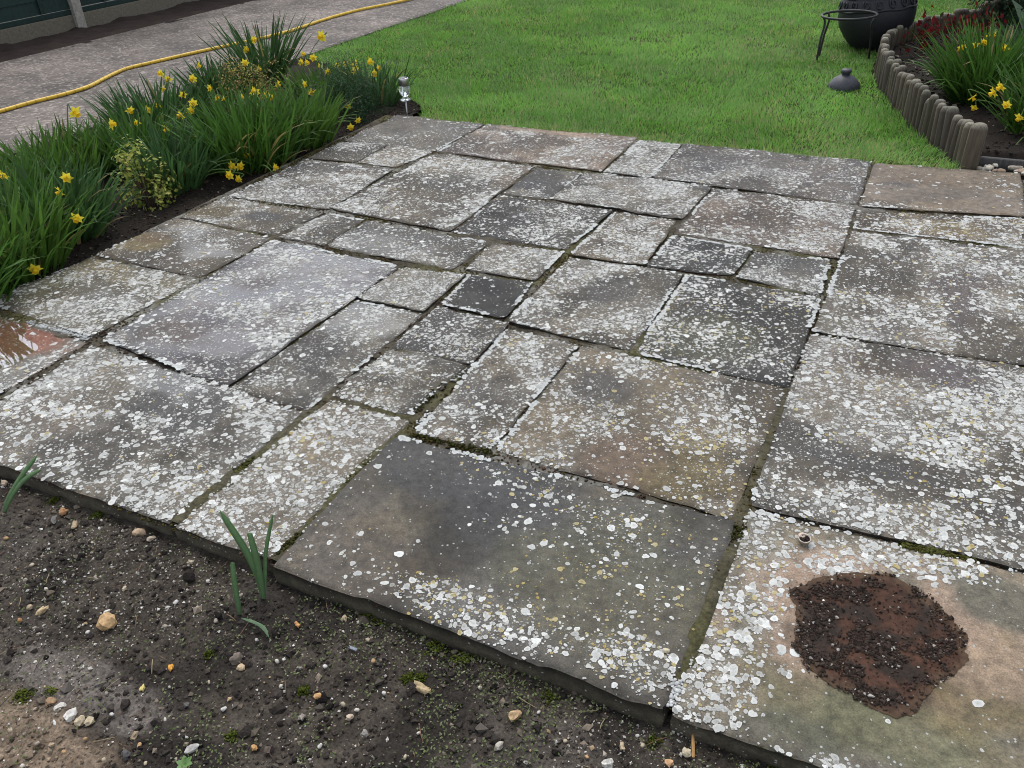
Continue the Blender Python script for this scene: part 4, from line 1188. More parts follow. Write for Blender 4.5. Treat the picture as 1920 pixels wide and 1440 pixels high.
for px, py, X, sc in HEADS:
    hd = at_plane(px, py, 0, X + (.14 if X < -3.6 else .02))
    ri = min(range(len(CL)), key=lambda i: math.hypot(CL[i][0]-hd[0], CL[i][1]-hd[1]))
    cx2, cy2 = CL[ri][0], CL[ri][1]
    f = random.uniform(.35, .75)
    if hd[2] < .15: f = .9
    base = (hd[0]*(1-f)+cx2*f, hd[1]*(1-f)+cy2*f, -.05)
    toward = math.atan2(-hd[1], -hd[0])
    add_flower(roots[ri], hd, base, sc*1.05, toward+random.uniform(-1.3, 1.3), random.uniform(.0, .7))

# right bed daffodils
RG = 'daffodil clumps in the raised right bed'
CR = [(.20, 5.68, .19, 620, .50, 0, 'big daffodil clump in the raised bed just behind the log edging'),
      (.46, 5.12, .15, 300, .42, 0, 'daffodil clump with nodding flowers beside the nearest logs of the edging'),
      (.55, 6.35, .24, 460, .46, 1, 'daffodil clump deepest in the raised bed, against the dark evergreen bush')]
rrt = [clump('daffodil_clump', x, y, r, n, h, lb, z=.03, hue=hu, group=RG, spread=.5) for x, y, r, n, h, hu, lb in CR]
for px, py, Y, sc, ri in ((1823, 182, 5.1, .85, 1), (1827, 201, 5.1, .7, 1), (1864, 173, 4.95, .95, 1), (1878, 162, 4.95, .95, 1), (1888, 196, 4.85, .8, 1), (1912, 219, 4.8, .85, 1), (1903, 296, 4.72, .8, 1), (1800, 91, 5.7, .6, 0), (1806, 88, 5.7, .6, 0), (1829, 84, 5.7, .6, 0), (1842, 80, 5.7, .8, 0), (1847, 78, 5.7, .7, 0), (1857, 67, 5.9, .9, 0), (1862, 64, 5.9, .8, 0), (1886, 90, 5.7, .8, 0), (1917, 160, 5.7, .7, 1)):
    hd = at_plane(px, py, 1, Y)
    cx2, cy2 = CR[ri][0], CR[ri][1]
    base = (hd[0]*.3+cx2*.7, hd[1]*.3+cy2*.7, .02)
    add_flower(rrt[ri], hd, base, sc, math.atan2(-hd[1], -hd[0])+random.uniform(-1.3, 1.3), random.uniform(.1, .8))

# ------------------------------------------------------------------ shrubs


def shrub(name, label, cen, rad, n, L, W, cols, cat='shrub', upw=.5, lumps=9, stems=14, fill=.55, rise=0.0):
    """leafy bush: leaves clustered on many small lumps inside an uneven mound"""
    cen, rad = np.asarray(cen, float), np.asarray(rad, float)
    root = empty(name, (cen[0], cen[1], cen[2]-.0), label, cat)
    lp = rng.normal(size=(lumps, 3)); lp /= np.linalg.norm(lp, axis=1)[:, None]
    lp[:, 2] = np.abs(lp[:, 2])*.9+.1
    lp = lp*rng.uniform(.45, .95, (lumps, 1))
    lr = rng.uniform(.22, .42, lumps)
    k = rng.integers(0, lumps, n)
    d = rng.normal(size=(n, 3)); d /= np.linalg.norm(d, axis=1)[:, None]
    P = lp[k] + d*(lr[k]*rng.uniform(fill, 1.0, n)**.6)[:, None]
    P[:, 2] = np.abs(P[:, 2])
    nrm = d + np.array([0, 0, upw])
    up = rng.normal(size=(n, 3)) + d*.6 + np.array([0, 0, rise])
    if rise: nrm = rng.normal(size=(n, 3))*[1, 1, .3]
    cols = np.asarray(cols, float)
    ci = rng.integers(0, len(cols), n)
    c = cols[ci]*rng.uniform(.7, 1.25, (n, 1))
    V, F, C = leaves(P*rad, nrm, up, L*rng.uniform(.6, 1.25, n), W*rng.uniform(.6, 1.25, n), c)
    tag(obj('foliage', make_mesh('foliage', V, F, C, False), M['shrub'], root), None, None, None, 'stuff')
    for i in range(min(stems, lumps)):
        P2 = catmull(np.array([[lp[i][0]*.1*rad[0], lp[i][1]*.1*rad[1], -.03], lp[i]*rad*.55+[0, 0, .01], lp[i]*rad]), np.linspace(0, 2, 6))
        V, F = tube(P2, np.linspace(.006, .002, 6), 5)
        MB().add(V, F, (.06, .042, .028)).build('stem', M['bark'], root)
    return root


YG = [(.40, .42, .09), (.48, .47, .15), (.27, .34, .07), (.13, .22, .05)]
b = at(255, 400, -.04)
shrub('variegated_bush', 'small yellow-green variegated bush spilling between daffodil leaves beside the patio', (b[0]+.0, b[1]+.10, -.045), (.13, .17, .31), 800, .026, .015, YG, lumps=34, fill=.15)
shrub('golden_shrub', 'low golden-leaved shrub deep in the bed among small daffodils', (-4.12, 4.42, -.045), (.24, .26, .36), 2000, .018, .010, [(.42, .38, .10), (.36, .30, .09), (.26, .24, .08), (.20, .13, .05)], lumps=26)
shrub('conifer_shrub', 'dark green feathery dwarf conifer near the patio corner and solar light', (-3.42, 4.42, -.045), (.30, .30, .36), 7500, .022, .005, [(.030, .075, .030), (.042, .095, .036), (.024, .060, .028)], lumps=40, upw=.9)
# evergreen bush behind the raised bed and its brown twiggy edge
shrub('evergreen_bush', 'big dark evergreen bush filling the top right corner', (1.05, 7.95, .0), (1.15, 1.0, 1.55), 26000, .05, .026, [(.020, .045, .018), (.028, .058, .024), (.014, .032, .016)], 'bush', lumps=90, stems=20)
shrub('twiggy_bush', 'brownish twiggy bush at the lawn edge left of the evergreen bush', (.38, 9.25, .0), (.50, .6, .75), 6000, .035, .014, [(.085, .07, .045), (.06, .055, .035), (.05, .06, .03), (.11, .09, .06)], 'bush', lumps=50, stems=30)
shrub('red_leaved_shrub', 'low shrub with deep red young leaves inside the log edging', (-.02, 6.85, .035), (.32, .36, .27), 520, .046, .026, [(.15, .014, .016), (.20, .018, .018), (.09, .012, .012), (.05, .05, .022)], lumps=30, upw=.1, fill=.3, stems=30, rise=1.3)
# grey-green broad leaf beside the bush
bl = empty('broad_leaf_plant', (.44, 7.0, .03), 'pale grey-green broad leaf standing beside the dark evergreen bush', 'plant')
for a0, l0 in ((2.6, .26), (.4, .20), (4.3, .18)):
    V, F, C = blades(np.array([[0, 0, -.02]]), np.array([a0]), np.array([.25]), np.array([.8]), np.array([l0*1.6]), np.array([.13]), 7, [.08, .12, .55, .95, 1, .85, .5, .05], None, np.array([[.14, .20, .13]]))
    obj('leaf', make_mesh('leaf', V, F, C), M['leaf'], bl)

# ------------------------------------------------------------------ log edging of the raised bed
LG = np.array([(.155, 4.545), (.05, 4.80), (-.09, 5.12), (-.19, 5.40), (-.29, 5.72), (-.38, 6.02), (-.445, 6.35), (-.47, 6.65), (-.44, 6.95), (-.35, 7.25), (-.20, 7.52), (-.02, 7.82), (.16, 8.15), (.32, 8.5)])
dl = np.concatenate([[0], np.cumsum(np.linalg.norm(np.diff(LG, axis=0), axis=1))])
edging = empty('log_edging', (LG[0][0], LG[0][1], 0), 'curved edging of grey weathered upright logs around the raised bed', 'edging')
eorg = np.array([*LG[0], 0])
s = 0.0
first = True
while s < dl[-1]:
    p = np.array([np.interp(s, dl, LG[:, 0]), np.interp(s, dl, LG[:, 1])])
    R = .039 if first else random.uniform(.024, .031)
    hgt = (.195 if first else random.uniform(.155, .20)) - .012*(s > 2.5)
    tl = np.array([random.uniform(-.010, .010), random.uniform(-.010, .010)])
    n = 12
    prof = [(R*1.0, -.09), (R*1.0, hgt*.4), (R*.99, hgt-.024), (R*.72, hgt-.004), (R*.5, hgt), (.0005, hgt+.001)]
    V, F = lathe(prof, n)
    ang = np.arctan2(V[:, 1], V[:, 0])
    V[:, :2] *= (1+.05*np.sin(3*ang+random.uniform(0, 6))+.03*np.sin(7*ang+random.uniform(0, 6)))[:, None]
    V[:, :2] += tl*(V[:, 2:]/.2)
    V += np.array([p[0]+random.uniform(-.006, .006), p[1]+random.uniform(-.006, .006), 0])
    g_ = random.uniform(.65, 1.3)
    base = np.array([.092, .075, .052])*g_*np.array([1, random.uniform(.94, 1.05), random.uniform(.88, 1.12)])
    c = np.tile(base, (len(V), 1))
    c[3*n:] = np.array([.19, .175, .135])*g_                    # lighter sawn tops
    MB().add(V, F, c).build('log', M['wood'], edging, eorg)
    s += R*random.uniform(1.98, 2.25) if not first else .074
    first = False

# dark board and pebbles at the right end
bd = obj('x', None); bpy.data.objects.remove(bd)
V, F = box((.78, 4.592, -.002), (1.16, .024, .062), .004)
tag(MB().add(V, F, (.075, .072, .072)).build('timber_edging_board', M['wood'], None, (.78, 4.585, -.05), False), 'dark grey timber board laid beside the last log of the edging', 'board')


def pebble(px, py, size, col, label, z=-.042, cat='pebble', group=None, asp=(1, .75, .5), n_sub=1, angular=.16, p=None, name='pebble'):
    """one stone: lumpy closed mesh resting on the ground"""
    c = at(px, py, z) if p is None else np.asarray(p, float)
    V = ICO_V.copy(); F = ICO_F
    for _ in range(n_sub):
        ed = {}; VV = list(V); FF = []
        def mid(a, b):
            k = (min(a, b), max(a, b))
            if k not in ed:
                m = (VV[a]+VV[b])/2; VV.append(m/np.linalg.norm(m)); ed[k] = len(VV)-1
            return ed[k]
        for a, b, d in F:
            x1, y1, z1 = mid(a, b), mid(b, d), mid(d, a)
            FF += [(a, x1, z1), (b, y1, x1), (d, z1, y1), (x1, y1, z1)]
        V, F = np.array(VV), np.array(FF)
    sd0 = random.randint(0, 9999)
    nz = fbm(V[:, 0]*1.3+V[:, 2], V[:, 1]*1.3-V[:, 2]*.7, 1.4, 3, sd0)-.5
    V = np.sign(V)*np.abs(V)**.78*(1+angular*3.6*nz)[:, None]*np.array(asp)*size/2
    a = random.uniform(0, 6.28)
    R = np.array([[math.cos(a), -math.sin(a), 0], [math.sin(a), math.cos(a), 0], [0, 0, 1]])
    V = V@R.T
    c = c + np.array([0, 0, -V[:, 2].min()*.40])
    cc = .82*np.array(col)*(1+.9*nz)[:, None]
    o = obj(name, make_mesh('pebble', V, F, np.clip(cc, .01, .85), angular < .2), M['stone'], None, tuple(c))
    return tag(o, label, cat, group)


for i in range(46):
    x, y = random.uniform(.205, .60), random.uniform(4.485, 4.572)
    if i > 34: x, y = random.uniform(.46, .60), random.uniform(4.1, 4.44)
    g_ = random.uniform(.8, 1.2)
    cn, col = random.choice([('cream', (.50, .45, .37)), ('tan', (.42, .36, .28)), ('white', (.60, .57, .50)), ('brown', (.34, .25, .18))])
    where = 'at the right side of the tan corner slab' if y < 4.44 else 'against the dark edging board' if y > 4.53 else 'between the end log and tan slab' if x < .38 else 'in the gravel right of the end log'
    pebble(0, 0, random.uniform(.022, .045), np.array(col)*g_, 'rounded %s pebble %s' % (cn, where), p=(x, y, (-.014 if y > 4.44 else -.034)+random.uniform(0, .012)), group='gravel pebbles by the edging board')

# ------------------------------------------------------------------ chiminea, stand, lid
CH = np.array([-.575, 7.22, -.03])
chim = empty('chiminea', tuple(CH), 'large black pot-bellied chiminea with a scrolled band on the lawn', 'chiminea')
chim.rotation_euler = (math.radians(-2), math.radians(-6), 0)
chim.scale = (.83, .83, 1.0)
prof = [(.001, .004), (.15, .0), (.205, .03), (.265, .10), (.308, .17), (.322, .24), (.316, .30), (.296, .36), (.26, .42), (.20, .49), (.155, .55), (.13, .63), (.118, .74), (.122, .83), (.14, .86), (.135, .875), (.10, .87), (.095, .60)]
V, F = lathe(prof, 40)
MB().add(V, F, (.017, .0175, .022)).build('body', M['iron'], chim)
for zz, r in ((.285, .3190), (.372, .2905)):
    a = np.linspace(0, 2*np.pi, 61)[:-1]
    ring = np.stack([r*np.cos(a), r*np.sin(a), zz+.004*np.sin(9*a)], 1)
    V, F = tube(np.concatenate([ring, ring[:2]]), .009, 6, False)
    MB().add(V, F, (.02, .0205, .026)).build('band_rim', M['iron'], chim)
for i in range(18):
    a0 = i/18*2*np.pi
    t = np.linspace(0, 1.55*2*np.pi*.78, 20)
    rr = .033*(1-.085*t)
    lx, lz = rr*np.cos(t+2.4), rr*np.sin(t+2.4)
    zc = .3285
    zz = zc+lz
    rad = np.interp(zz, [p[1] for p in prof[2:9]], [p[0] for p in prof[2:9]])+.004
    aa = a0 + lx/rad
    V, F = tube(np.stack([rad*np.cos(aa), rad*np.sin(aa), zz], 1), .0062, 6)
    MB().add(V, F, (.02, .0205, .026)).build('scroll', M['iron'], chim)
# mouth on the far left side with a projecting lip
a = np.linspace(0, np.pi*2, 33)[:-1]
lip = []
for (sx, out, k2) in ((1.0, .27, 0), (1.0, .335, 1), (.84, .34, 2), (.80, .25, 3)):
    yy = .11*sx*np.cos(a); zz = .17+.085*sx*np.sin(a)
    lip.append(np.stack([np.full(32, -out), yy, zz], 1))
V = np.concatenate(lip)
ang = math.radians(-42)
Rz = np.array([[math.cos(ang), -math.sin(ang), 0], [math.sin(ang), math.cos(ang), 0], [0, 0, 1]])
i = np.arange(32); j = (i+1) % 32
F = np.concatenate([np.stack([r*32+i, r*32+j, r*32+32+j, r*32+32+i], 1) for r in range(3)])
MB().add(V@Rz.T, F, (.016, .0165, .02)).build('mouth_lip', M['iron'], chim)

ST = np.array([-.735, 6.74, -.03])
stand = empty('metal_stand', tuple(ST), 'black metal ring stand with three curved legs in front of the chiminea', 'stand')
a = np.linspace(0, 2*np.pi, 49)[:-1]
ring = np.stack([.19*np.cos(a), .19*np.sin(a), .312+.006*np.cos(a)], 1)
V, F = tube(np.concatenate([ring, ring[:2]]), .0085, 8, False)
MB().add(V, F, (.022, .023, .024)).build('ring', M['iron'], stand)
for a0, fx, fy in ((math.radians(205), -.165, -.10), (math.radians(150), -.19, .09), (math.radians(-12), .165, .10)):
    top = np.array([.188*math.cos(a0), .188*math.sin(a0), .309])
    if a0 < 0: ft = np.array([fx+.01, fy, -.0])
    else: ft = np.array([top[0]*1.02+(fx-top[0])*.6, top[1]+(fy-top[1])*.6, 0])
    P = catmull(np.array([top, top*[.9, .9, 1]+[0, 0, -.05], (top+ft)/2*[.97, .97, 1], ft*[1.0, 1.0, 1], ft+[0, 0, -.02]]), np.linspace(0, 4, 18))
    V, F = tube(P, .0080, 7)
    MB().add(V, F, (.022, .023, .024)).build('leg', M['iron'], stand)

lidp = at(1582, 165, -.02)
lidr = empty('domed_lid', (lidp[0], lidp[1], -.03), 'small dark grey domed lid with a knob lying on the lawn', 'lid')
V, F = lathe([(.112, .012), (.116, .022), (.105, .045), (.078, .075), (.045, .095), (.034, .10), (.001, .101)], 32)
MB().add(V, F, (.052, .052, .066)).build('dome', M['iron'], lidr)
V, F = lathe([(.030, .094), (.027, .108), (.036, .114), (.038, .128), (.030, .137), (.001, .139)], 24)
MB().add(V, F, (.045, .045, .058)).build('knob', M['iron'], lidr)

lidr.scale = (.86, .86, .92)
stand.scale = (.95, .95, .98)
# ------------------------------------------------------------------ solar light on a stake
lp_ = at(763, 213, -.02)
lamp = empty('solar_light', (lp_[0], lp_[1], -.04), 'small steel and glass solar light on a stake at the patio corner', 'lamp')
V, F = lathe([(.001, -.05), (.004, -.02), (.0055, 0), (.0055, .11), (.001, .111)], 12)
MB().add(V, F, (.42, .42, .42)).build('stake', M['steel'], lamp)
V, F = lathe([(.006, .105), (.034, .108), (.036, .113), (.012, .130), (.010, .134)], 24)
MB().add(V, F, (.5, .5, .5)).build('foot_cup', M['glass'], lamp)
n = 16
V, F = lathe([(.010, .13), (.024, .14), (.033, .16), (.036, .182), (.030, .20), (.026, .205)], n)
ang = np.arctan2(V[:, 1], V[:, 0]); V[:, :2] *= (1+.08*np.cos(8*ang))[:, None]
MB().add(V, F, (1, 1, 1)).build('glass_bowl', M['glass'], lamp, smooth=False)
V, F = lathe([(.022, .198), (.033, .200), (.033, .243), (.031, .247), (.001, .2465)], 24)
cap = MB().add(V, F, (.4, .4, .4)).build('cap', M['steel'], lamp)
V, F = box((0, 0, .249), (.036, .036, .004))
MB().add(V, F, (.02, .02, .03)).build('solar_panel', M['solar'], cap, smooth=False)

lamp.scale = (.93, .93, .95)
# ------------------------------------------------------------------ front soil: crumbs, pebbles, shoots, moss
n = 26000
x, y = rng.uniform(-2.5, .5, n), rng.uniform(.30, NEAR_Y+.005, n)
R_ = np.clip(.0024*np.exp(.55*rng.normal(size=n)), .001, .011)*(0.6+.9*fbm(x, y, 9, 3, 61))
keep = rng.uniform(size=n) < .25+1.1*fbm(x, y, 6, 3, 62)
x, y, R_ = x[keep], y[keep], R_[keep]
cc = soil_c(x, y)*rng.uniform(.35, 1.7, (len(x), 1))
ch = rng.uniform(size=len(x)) < .10
cc[ch] = np.array([.16, .13, .10])*rng.uniform(.5, 1.6, (ch.sum(), 1))
V, F, C = crumbs(np.stack([x, y, soil_h(x, y)+R_*.25], 1), R_, cc, .75)
tag(obj('soil_crumbs', make_mesh('soil_crumbs', V, F, C, False), M['crumb']), 'loose dark crumbs over the front soil', 'soil', None, 'stuff')
n = 2600
x, y = rng.uniform(-2.5, .5, n), rng.uniform(.30, NEAR_Y-.01, n)
R_ = np.clip(.0055*np.exp(.4*rng.normal(size=n)), .003, .015)
keep = rng.uniform(size=n) < sstep(.35, .65, fbm(x, y, 5, 3, 66))
x, y, R_ = x[keep], y[keep], R_[keep]
cc = np.array([.030, .025, .022])*rng.uniform(.4, 1.9, (len(x), 1))
V, F, C = crumbs(np.stack([x, y, soil_h(x, y)+R_*.15], 1), R_, cc, .7, True)
tag(obj('soil_clods', make_mesh('soil_clods', V, F, C, False), M['soil']), 'larger dark clods over the front soil', 'soil', None, 'stuff')
n = 28000
x, y = rng.uniform(-2.5, .5, n), rng.uniform(.30, NEAR_Y+.0, n)
keep = rng.uniform(size=n) < sstep(.3, .75, fbm(x, y, 3.5, 3, 63))
x, y = x[keep], y[keep]
R_ = np.clip(.0012*np.exp(.6*rng.normal(size=len(x))), .0005, .0055)
gc = np.array([(.50, .47, .42), (.36, .31, .25), (.62, .60, .56), (.42, .30, .17)])[rng.choice(4, len(x), p=[.38, .32, .22, .08])]*rng.uniform(.6, 1.15, (len(x), 1))
V, F, C = crumbs(np.stack([x, y, soil_h(x, y)+R_*.5], 1), R_, gc, .7)
tag(obj('soil_grit', make_mesh('soil_grit', V, F, C, False), M['stone']), 'fine pale grit scattered over the front soil', 'grit', None, 'stuff')
# moss and tiny weeds over the soil
n = 42000
x, y = rng.uniform(-2.4, .45, n), rng.uniform(.32, NEAR_Y-.004, n)
gden = .95*sstep(.42, .60, fbm(x, y, 8, 4, 64, .6)) * (.20+.8*sstep(-1.3, -.6, x))
gden = np.maximum(gden, 1.0*np.exp(-(NEAR_Y-y)/.06)*sstep(.36, .55, fbm(x, y, 9, 3, 65))*sstep(-1.7, -1.0, x))
keep = rng.uniform(size=n) < gden
x, y = x[keep], y[keep]
P = np.stack([x, y, soil_h(x, y)+rng.uniform(.003, .010, len(x))], 1)
nr = rng.normal(size=(len(x), 3))*.45+[0, 0, 1]
c = np.array([(.15, .20, .065), (.18, .215, .10), (.10, .135, .05), (.22, .235, .14)])[rng.integers(0, 4, len(x))]*rng.uniform(.6, 1.15, (len(x), 1))
V, F, C = leaves(P, nr, rng.normal(size=(len(x), 3)), rng.uniform(.003, .0095, len(x)), rng.uniform(.002, .006, len(x)), c)
tag(obj('seedling_weeds', make_mesh('seedling_weeds', V, F, C, False), M['shrub']), 'tiny green weeds and moss over the front soil', 'weeds', None, 'stuff')
mm = MB()
for px, py, r, n, br_ in ((765, 1276, .016, 160, .6), (785, 1279, .014, 140, .6), (570, 1300, .013, 140, .7), (545, 1082, .022, 160, 1), (185, 968, .022, 150, .8), (100, 940, .02, 100, .7), (705, 1158, .035, 220, 1.1), (690, 1148, .025, 140, 1.1), (820, 1215, .03, 180, 1), (870, 1240, .03, 160, 1), (1030, 1310, .02, 80, .8), (437, 1390, .012, 90, .8), (45, 1312, .02, 120, 1), (1465, 1430, .03, 160, .8), (100, 1305, .012, 60, 1.2), (1225, 1395, .015, 60, .7), (395, 1235, .012, 70, .6)):
    b = at(px, py, -.055)
    P = b + np.concatenate([rng.normal(0, r*.5, (n, 2)), np.zeros((n, 1))], 1)
    P[:, 2] = soil_h(P[:, 0], P[:, 1]) + .010*np.exp(-((P[:, 0]-b[0])**2+(P[:, 1]-b[1])**2)/(r*r*.5))*rng.uniform(.3, 1, n)
    mm.add(*crumbs(P, rng.uniform(.0015, .0038, n), np.array([.085, .105, .018])*br_*rng.uniform(.5, 1.3, (n, 1)), .9))
tag(mm.build('moss_cushions', M['moss']), 'green moss cushions dotted over the front soil', 'moss', None, 'stuff')

PB = [  # pixel, size (m), colour, proportions, label
 (202, 1169, .036, (.52, .34, .17), (1, .9, .75), 'large orange-tan flint chunk on the dark soil at left'),
 (119, 961, .022, (.50, .27, .13), (1, .8, .7), 'orange stone close under the patio edge at far left'),
 (102, 975, .030, (.17, .16, .15), (1, .45, .3), 'flat grey stone sliver beside the orange stone near the patio edge'),
 (140, 985, .026, (.40, .31, .20), (1, .55, .4), 'tan flake of stone right of the grey sliver near the patio edge'),
 (262, 1002, .028, (.48, .35, .23), (1, .75, .6), 'pinkish tan stone near the patio edge left of the green shoots'),
 (283, 1011, .022, (.56, .47, .36), (1, .5, .4), 'pale wedge of stone touching the pinkish tan stone'),
 (358, 1055, .016, (.42, .33, .21), (1, .8, .6), 'tan pebble just left of the tall green shoots'),
 (79, 1146, .026, (.55, .42, .24), (1, .55, .5), 'long cream-tan pebble near the left picture edge'),
 (56, 1139, .014, (.46, .36, .24), (.7, 1, .6), 'small tan pebble left of the long cream-tan pebble'),
 (37, 1164, .012, (.40, .22, .09), (.8, 1, .6), 'small brown-orange pebble below the long cream-tan pebble'),
 (200, 1148, .017, (.66, .62, .54), (1, .5, .4), 'white flat pebble just above the large orange-tan chunk'),
 (233, 1105, .012, (.60, .50, .36), (1, .7, .6), 'cream pebble above right of the large orange-tan chunk'),
 (444, 1238, .024, (.18, .145, .115), (1, .8, .75), 'round grey-brown pebble in the middle of the soil'),
 (453, 1252, .016, (.58, .44, .28), (.9, 1, .6), 'cream-orange stone touching the round grey-brown pebble'),
 (321, 1252, .017, (.72, .34, .05), (.5, 1, .5), 'bright orange oval pebble'),
 (267, 1291, .015, (.68, .56, .20), (.7, 1, .5), 'bright yellow oval pebble on the dark soil'),
 (646, 1161, .016, (.48, .39, .26), (1, .75, .7), 'tan pebble close to the patio edge right of the shoots'),
 (558, 1172, .016, (.58, .30, .11), (1, .6, .6), 'orange pebble right of the fallen green leaf'),
 (596, 1306, .014, (.62, .36, .16), (1, .7, .6), 'orange pebble beside a dark green moss cushion'),
 (790, 1292, .044, (.46, .35, .20), (1, .4, .35), 'long flat tan stone below two moss cushions'),
 (360, 1404, .024, (.44, .42, .40), (.7, 1, .4), 'pale grey shard at the bottom left of the soil'),
 (237, 1417, .018, (.085, .08, .082), (1, .7, .6), 'dark grey pebble near the bottom left corner'),
 (252, 1381, .020, (.40, .31, .20), (1, .65, .6), 'tan oval pebble near the bottom left corner'),
 (98, 1317, .023, (.36, .23, .13), (1, .7, .6), 'brown stone at the left end of the row of white stones'),
 (112, 1328, .027, (.60, .57, .52), (1, .5, .4), 'white stone second in the row at bottom left'),
 (133, 1342, .030, (.68, .65, .60), (1, .7, .5), 'largest white stone of the row at bottom left'),
 (152, 1353, .024, (.56, .47, .32), (.9, .8, .6), 'cream stone next to the largest white stone'),
 (102, 1356, .017, (.60, .60, .58), (1, .35, .3), 'thin white chip below the row of white stones'),
 (168, 1354, .020, (.52, .43, .29), (.8, 1, .6), 'cream stone at the right end of the row of white stones'),
 (8, 907, .018, (.48, .38, .28), (.8, 1, .7), 'tan stone at the left edge beneath the patio, beside a green shoot'),
 (350, 1323, .012, (.10, .095, .09), (1, .8, .7), 'small dark grey pebble left of centre on the soil'),
 (567, 1346, .014, (.34, .30, .25), (.9, 1, .8), 'grey-beige pear-shaped pebble below the orange pebble'),
 (683, 1376, .013, (.32, .30, .27), (1, 1, .8), 'round grey pebble at the bottom middle of the soil'),
 (656, 1346, .015, (.50, .40, .30), (.8, 1, .6), 'pinkish tan pebble above the round grey pebble'),
 (965, 1344, .030, (.52, .36, .20), (.6, 1, .6), 'cream and orange stone on the soil left of the big slab corner'),
 (935, 1400, .018, (.46, .42, .36), (1, .7, .6), 'pale stone below the cream and orange stone'),
 (1166, 1400, .017, (.50, .40, .26), (1, .6, .6), 'tan pebble on the soil under the joint of the two front slabs'),
 (1287, 1413, .015, (.56, .48, .34), (1, 1, .8), 'round cream pebble left of the wooden splinter'),
 (1139, 1434, .022, (.66, .64, .58), (1, .7, .6), 'white stone at the bottom edge, centre right'),
 (1255, 1432, .017, (.56, .34, .18), (.9, .8, .5), 'orange stone chip at the bottom edge left of the splinter'),
 (477, 1402, .013, (.60, .34, .14), (.8, 1, .6), 'orange pebble near the bottom, beside a dark brown one'),
 (502, 1409, .016, (.11, .08, .065), (1, .8, .6), 'dark brown pebble near the bottom, beside an orange one'),
]
for px, py, sz, col, asp, lb in PB: pebble(px, py, sz, col, lb, asp=asp, angular=.34)
pebble(1250, 1221, .013, (.62, .55, .38), 'cream pebble lying on the big dark front slab', z=.001, asp=(1, .9, .7))
SM = [(137, 1080), (87, 1105), (258, 1075), (310, 1175), (165, 1186), (65, 1178), (452, 1117), (392, 1280), (481, 1200), (527, 1287), (644, 1321), (669, 1332), (160, 1386), (262, 1398), (273, 1432), (42, 1437), (785, 1375), (1205, 1398), (985, 1430), (1010, 1336), (1195, 1380), (230, 1010), (300, 1040), (390, 1090), (60, 1060), (120, 1130), (20, 1225), (330, 1130), (405, 1165), (520, 1240), (610, 1250), (700, 1240), (720, 1300), (840, 1340), (880, 1400), (760, 1420), (600, 1400), (560, 1430), (420, 1330), (310, 1350), (200, 1300), (210, 1340), (1060, 1390), (1100, 1420), (900, 1290), (690, 1200), (12, 1010), (175, 1050), (330, 1425), (70, 1395), (20, 1370), (120, 1410), (195, 1425)]
for i, (px, py) in enumerate(SM):
    cn, col = random.choice([('cream', (.58, .54, .46)), ('tan', (.46, .39, .28)), ('orange', (.50, .32, .16)), ('white', (.62, .60, .56)), ('grey-brown', (.36, .31, .26))])
    where = ('by the left picture edge' if px < 110 else 'left of the green shoots' if px < 400 else 'below the green shoots' if px < 620 else 'under the big dark front slab' if px < 1000 else 'below the joint of the front slabs')
    row = 'near the patio edge' if py < 1120 + px*.25 else 'along the bottom of the picture' if py > 1385 else 'in the middle of the soil'
    pebble(px, py, random.uniform(.008, .0125), col, 'tiny %s pebble %s, %s' % (cn, where, row), asp=(1, random.uniform(.5, .9), .6), group='tiny pebbles on the front soil')

# dry straws and twig bits
n = 170
x, y, a = rng.uniform(-2.3, .3, n), rng.uniform(.34, NEAR_Y-.02, n), rng.uniform(0, 6.28, n)
tw = MB()
for i in range(n):
    Lh = random.uniform(.006, .024)
    dv = np.array([math.cos(a[i]), math.sin(a[i]), random.uniform(-.1, .25)])*Lh
    c0 = np.array([x[i], y[i], float(soil_h(x[i:i+1], y[i:i+1])[0])+.005])
    V, F = tube(np.array([c0-dv, c0+np.array([random.uniform(-.002, .002), random.uniform(-.002, .002), .001]), c0+dv]), random.uniform(.0005, .0011), 4)
    tw.add(V, F, np.array(random.choice([(.30, .24, .15), (.16, .11, .07), (.08, .055, .04), (.22, .12, .08)])))
tag(tw.build('soil_straws', M['crumb']), 'dry straws and twig bits over the front soil', 'straw', None, 'stuff')
# wooden splinter, grey-blue plastic chip
sp0, sp1 = at(1299, 1373, -.035), at(1300, 1420, -.040)
V, F = tube(np.array([sp0, sp0*.5+sp1*.5+[0, 0, .001], sp1]), [.0022, .0032, .0026], 5)
tag(MB().add(V, F, (.42, .24, .10)).build('wood_splinter', M['crumb'], None, sp1, False), 'thin orange-brown wooden splinter on the soil below the stained slab', 'splinter')
sl = at(662, 1217, -.042)
V, F = box((0, 0, 0), (.020, .006, .0025), 0)
o = MB().add(V+sl+[0, 0, .002], F, (.22, .25, .29)).build('plastic_chip', M['stone'], None, sl, False)
tag(o, 'thin blue-grey chip lying on the soil right of the shoots', 'chip')

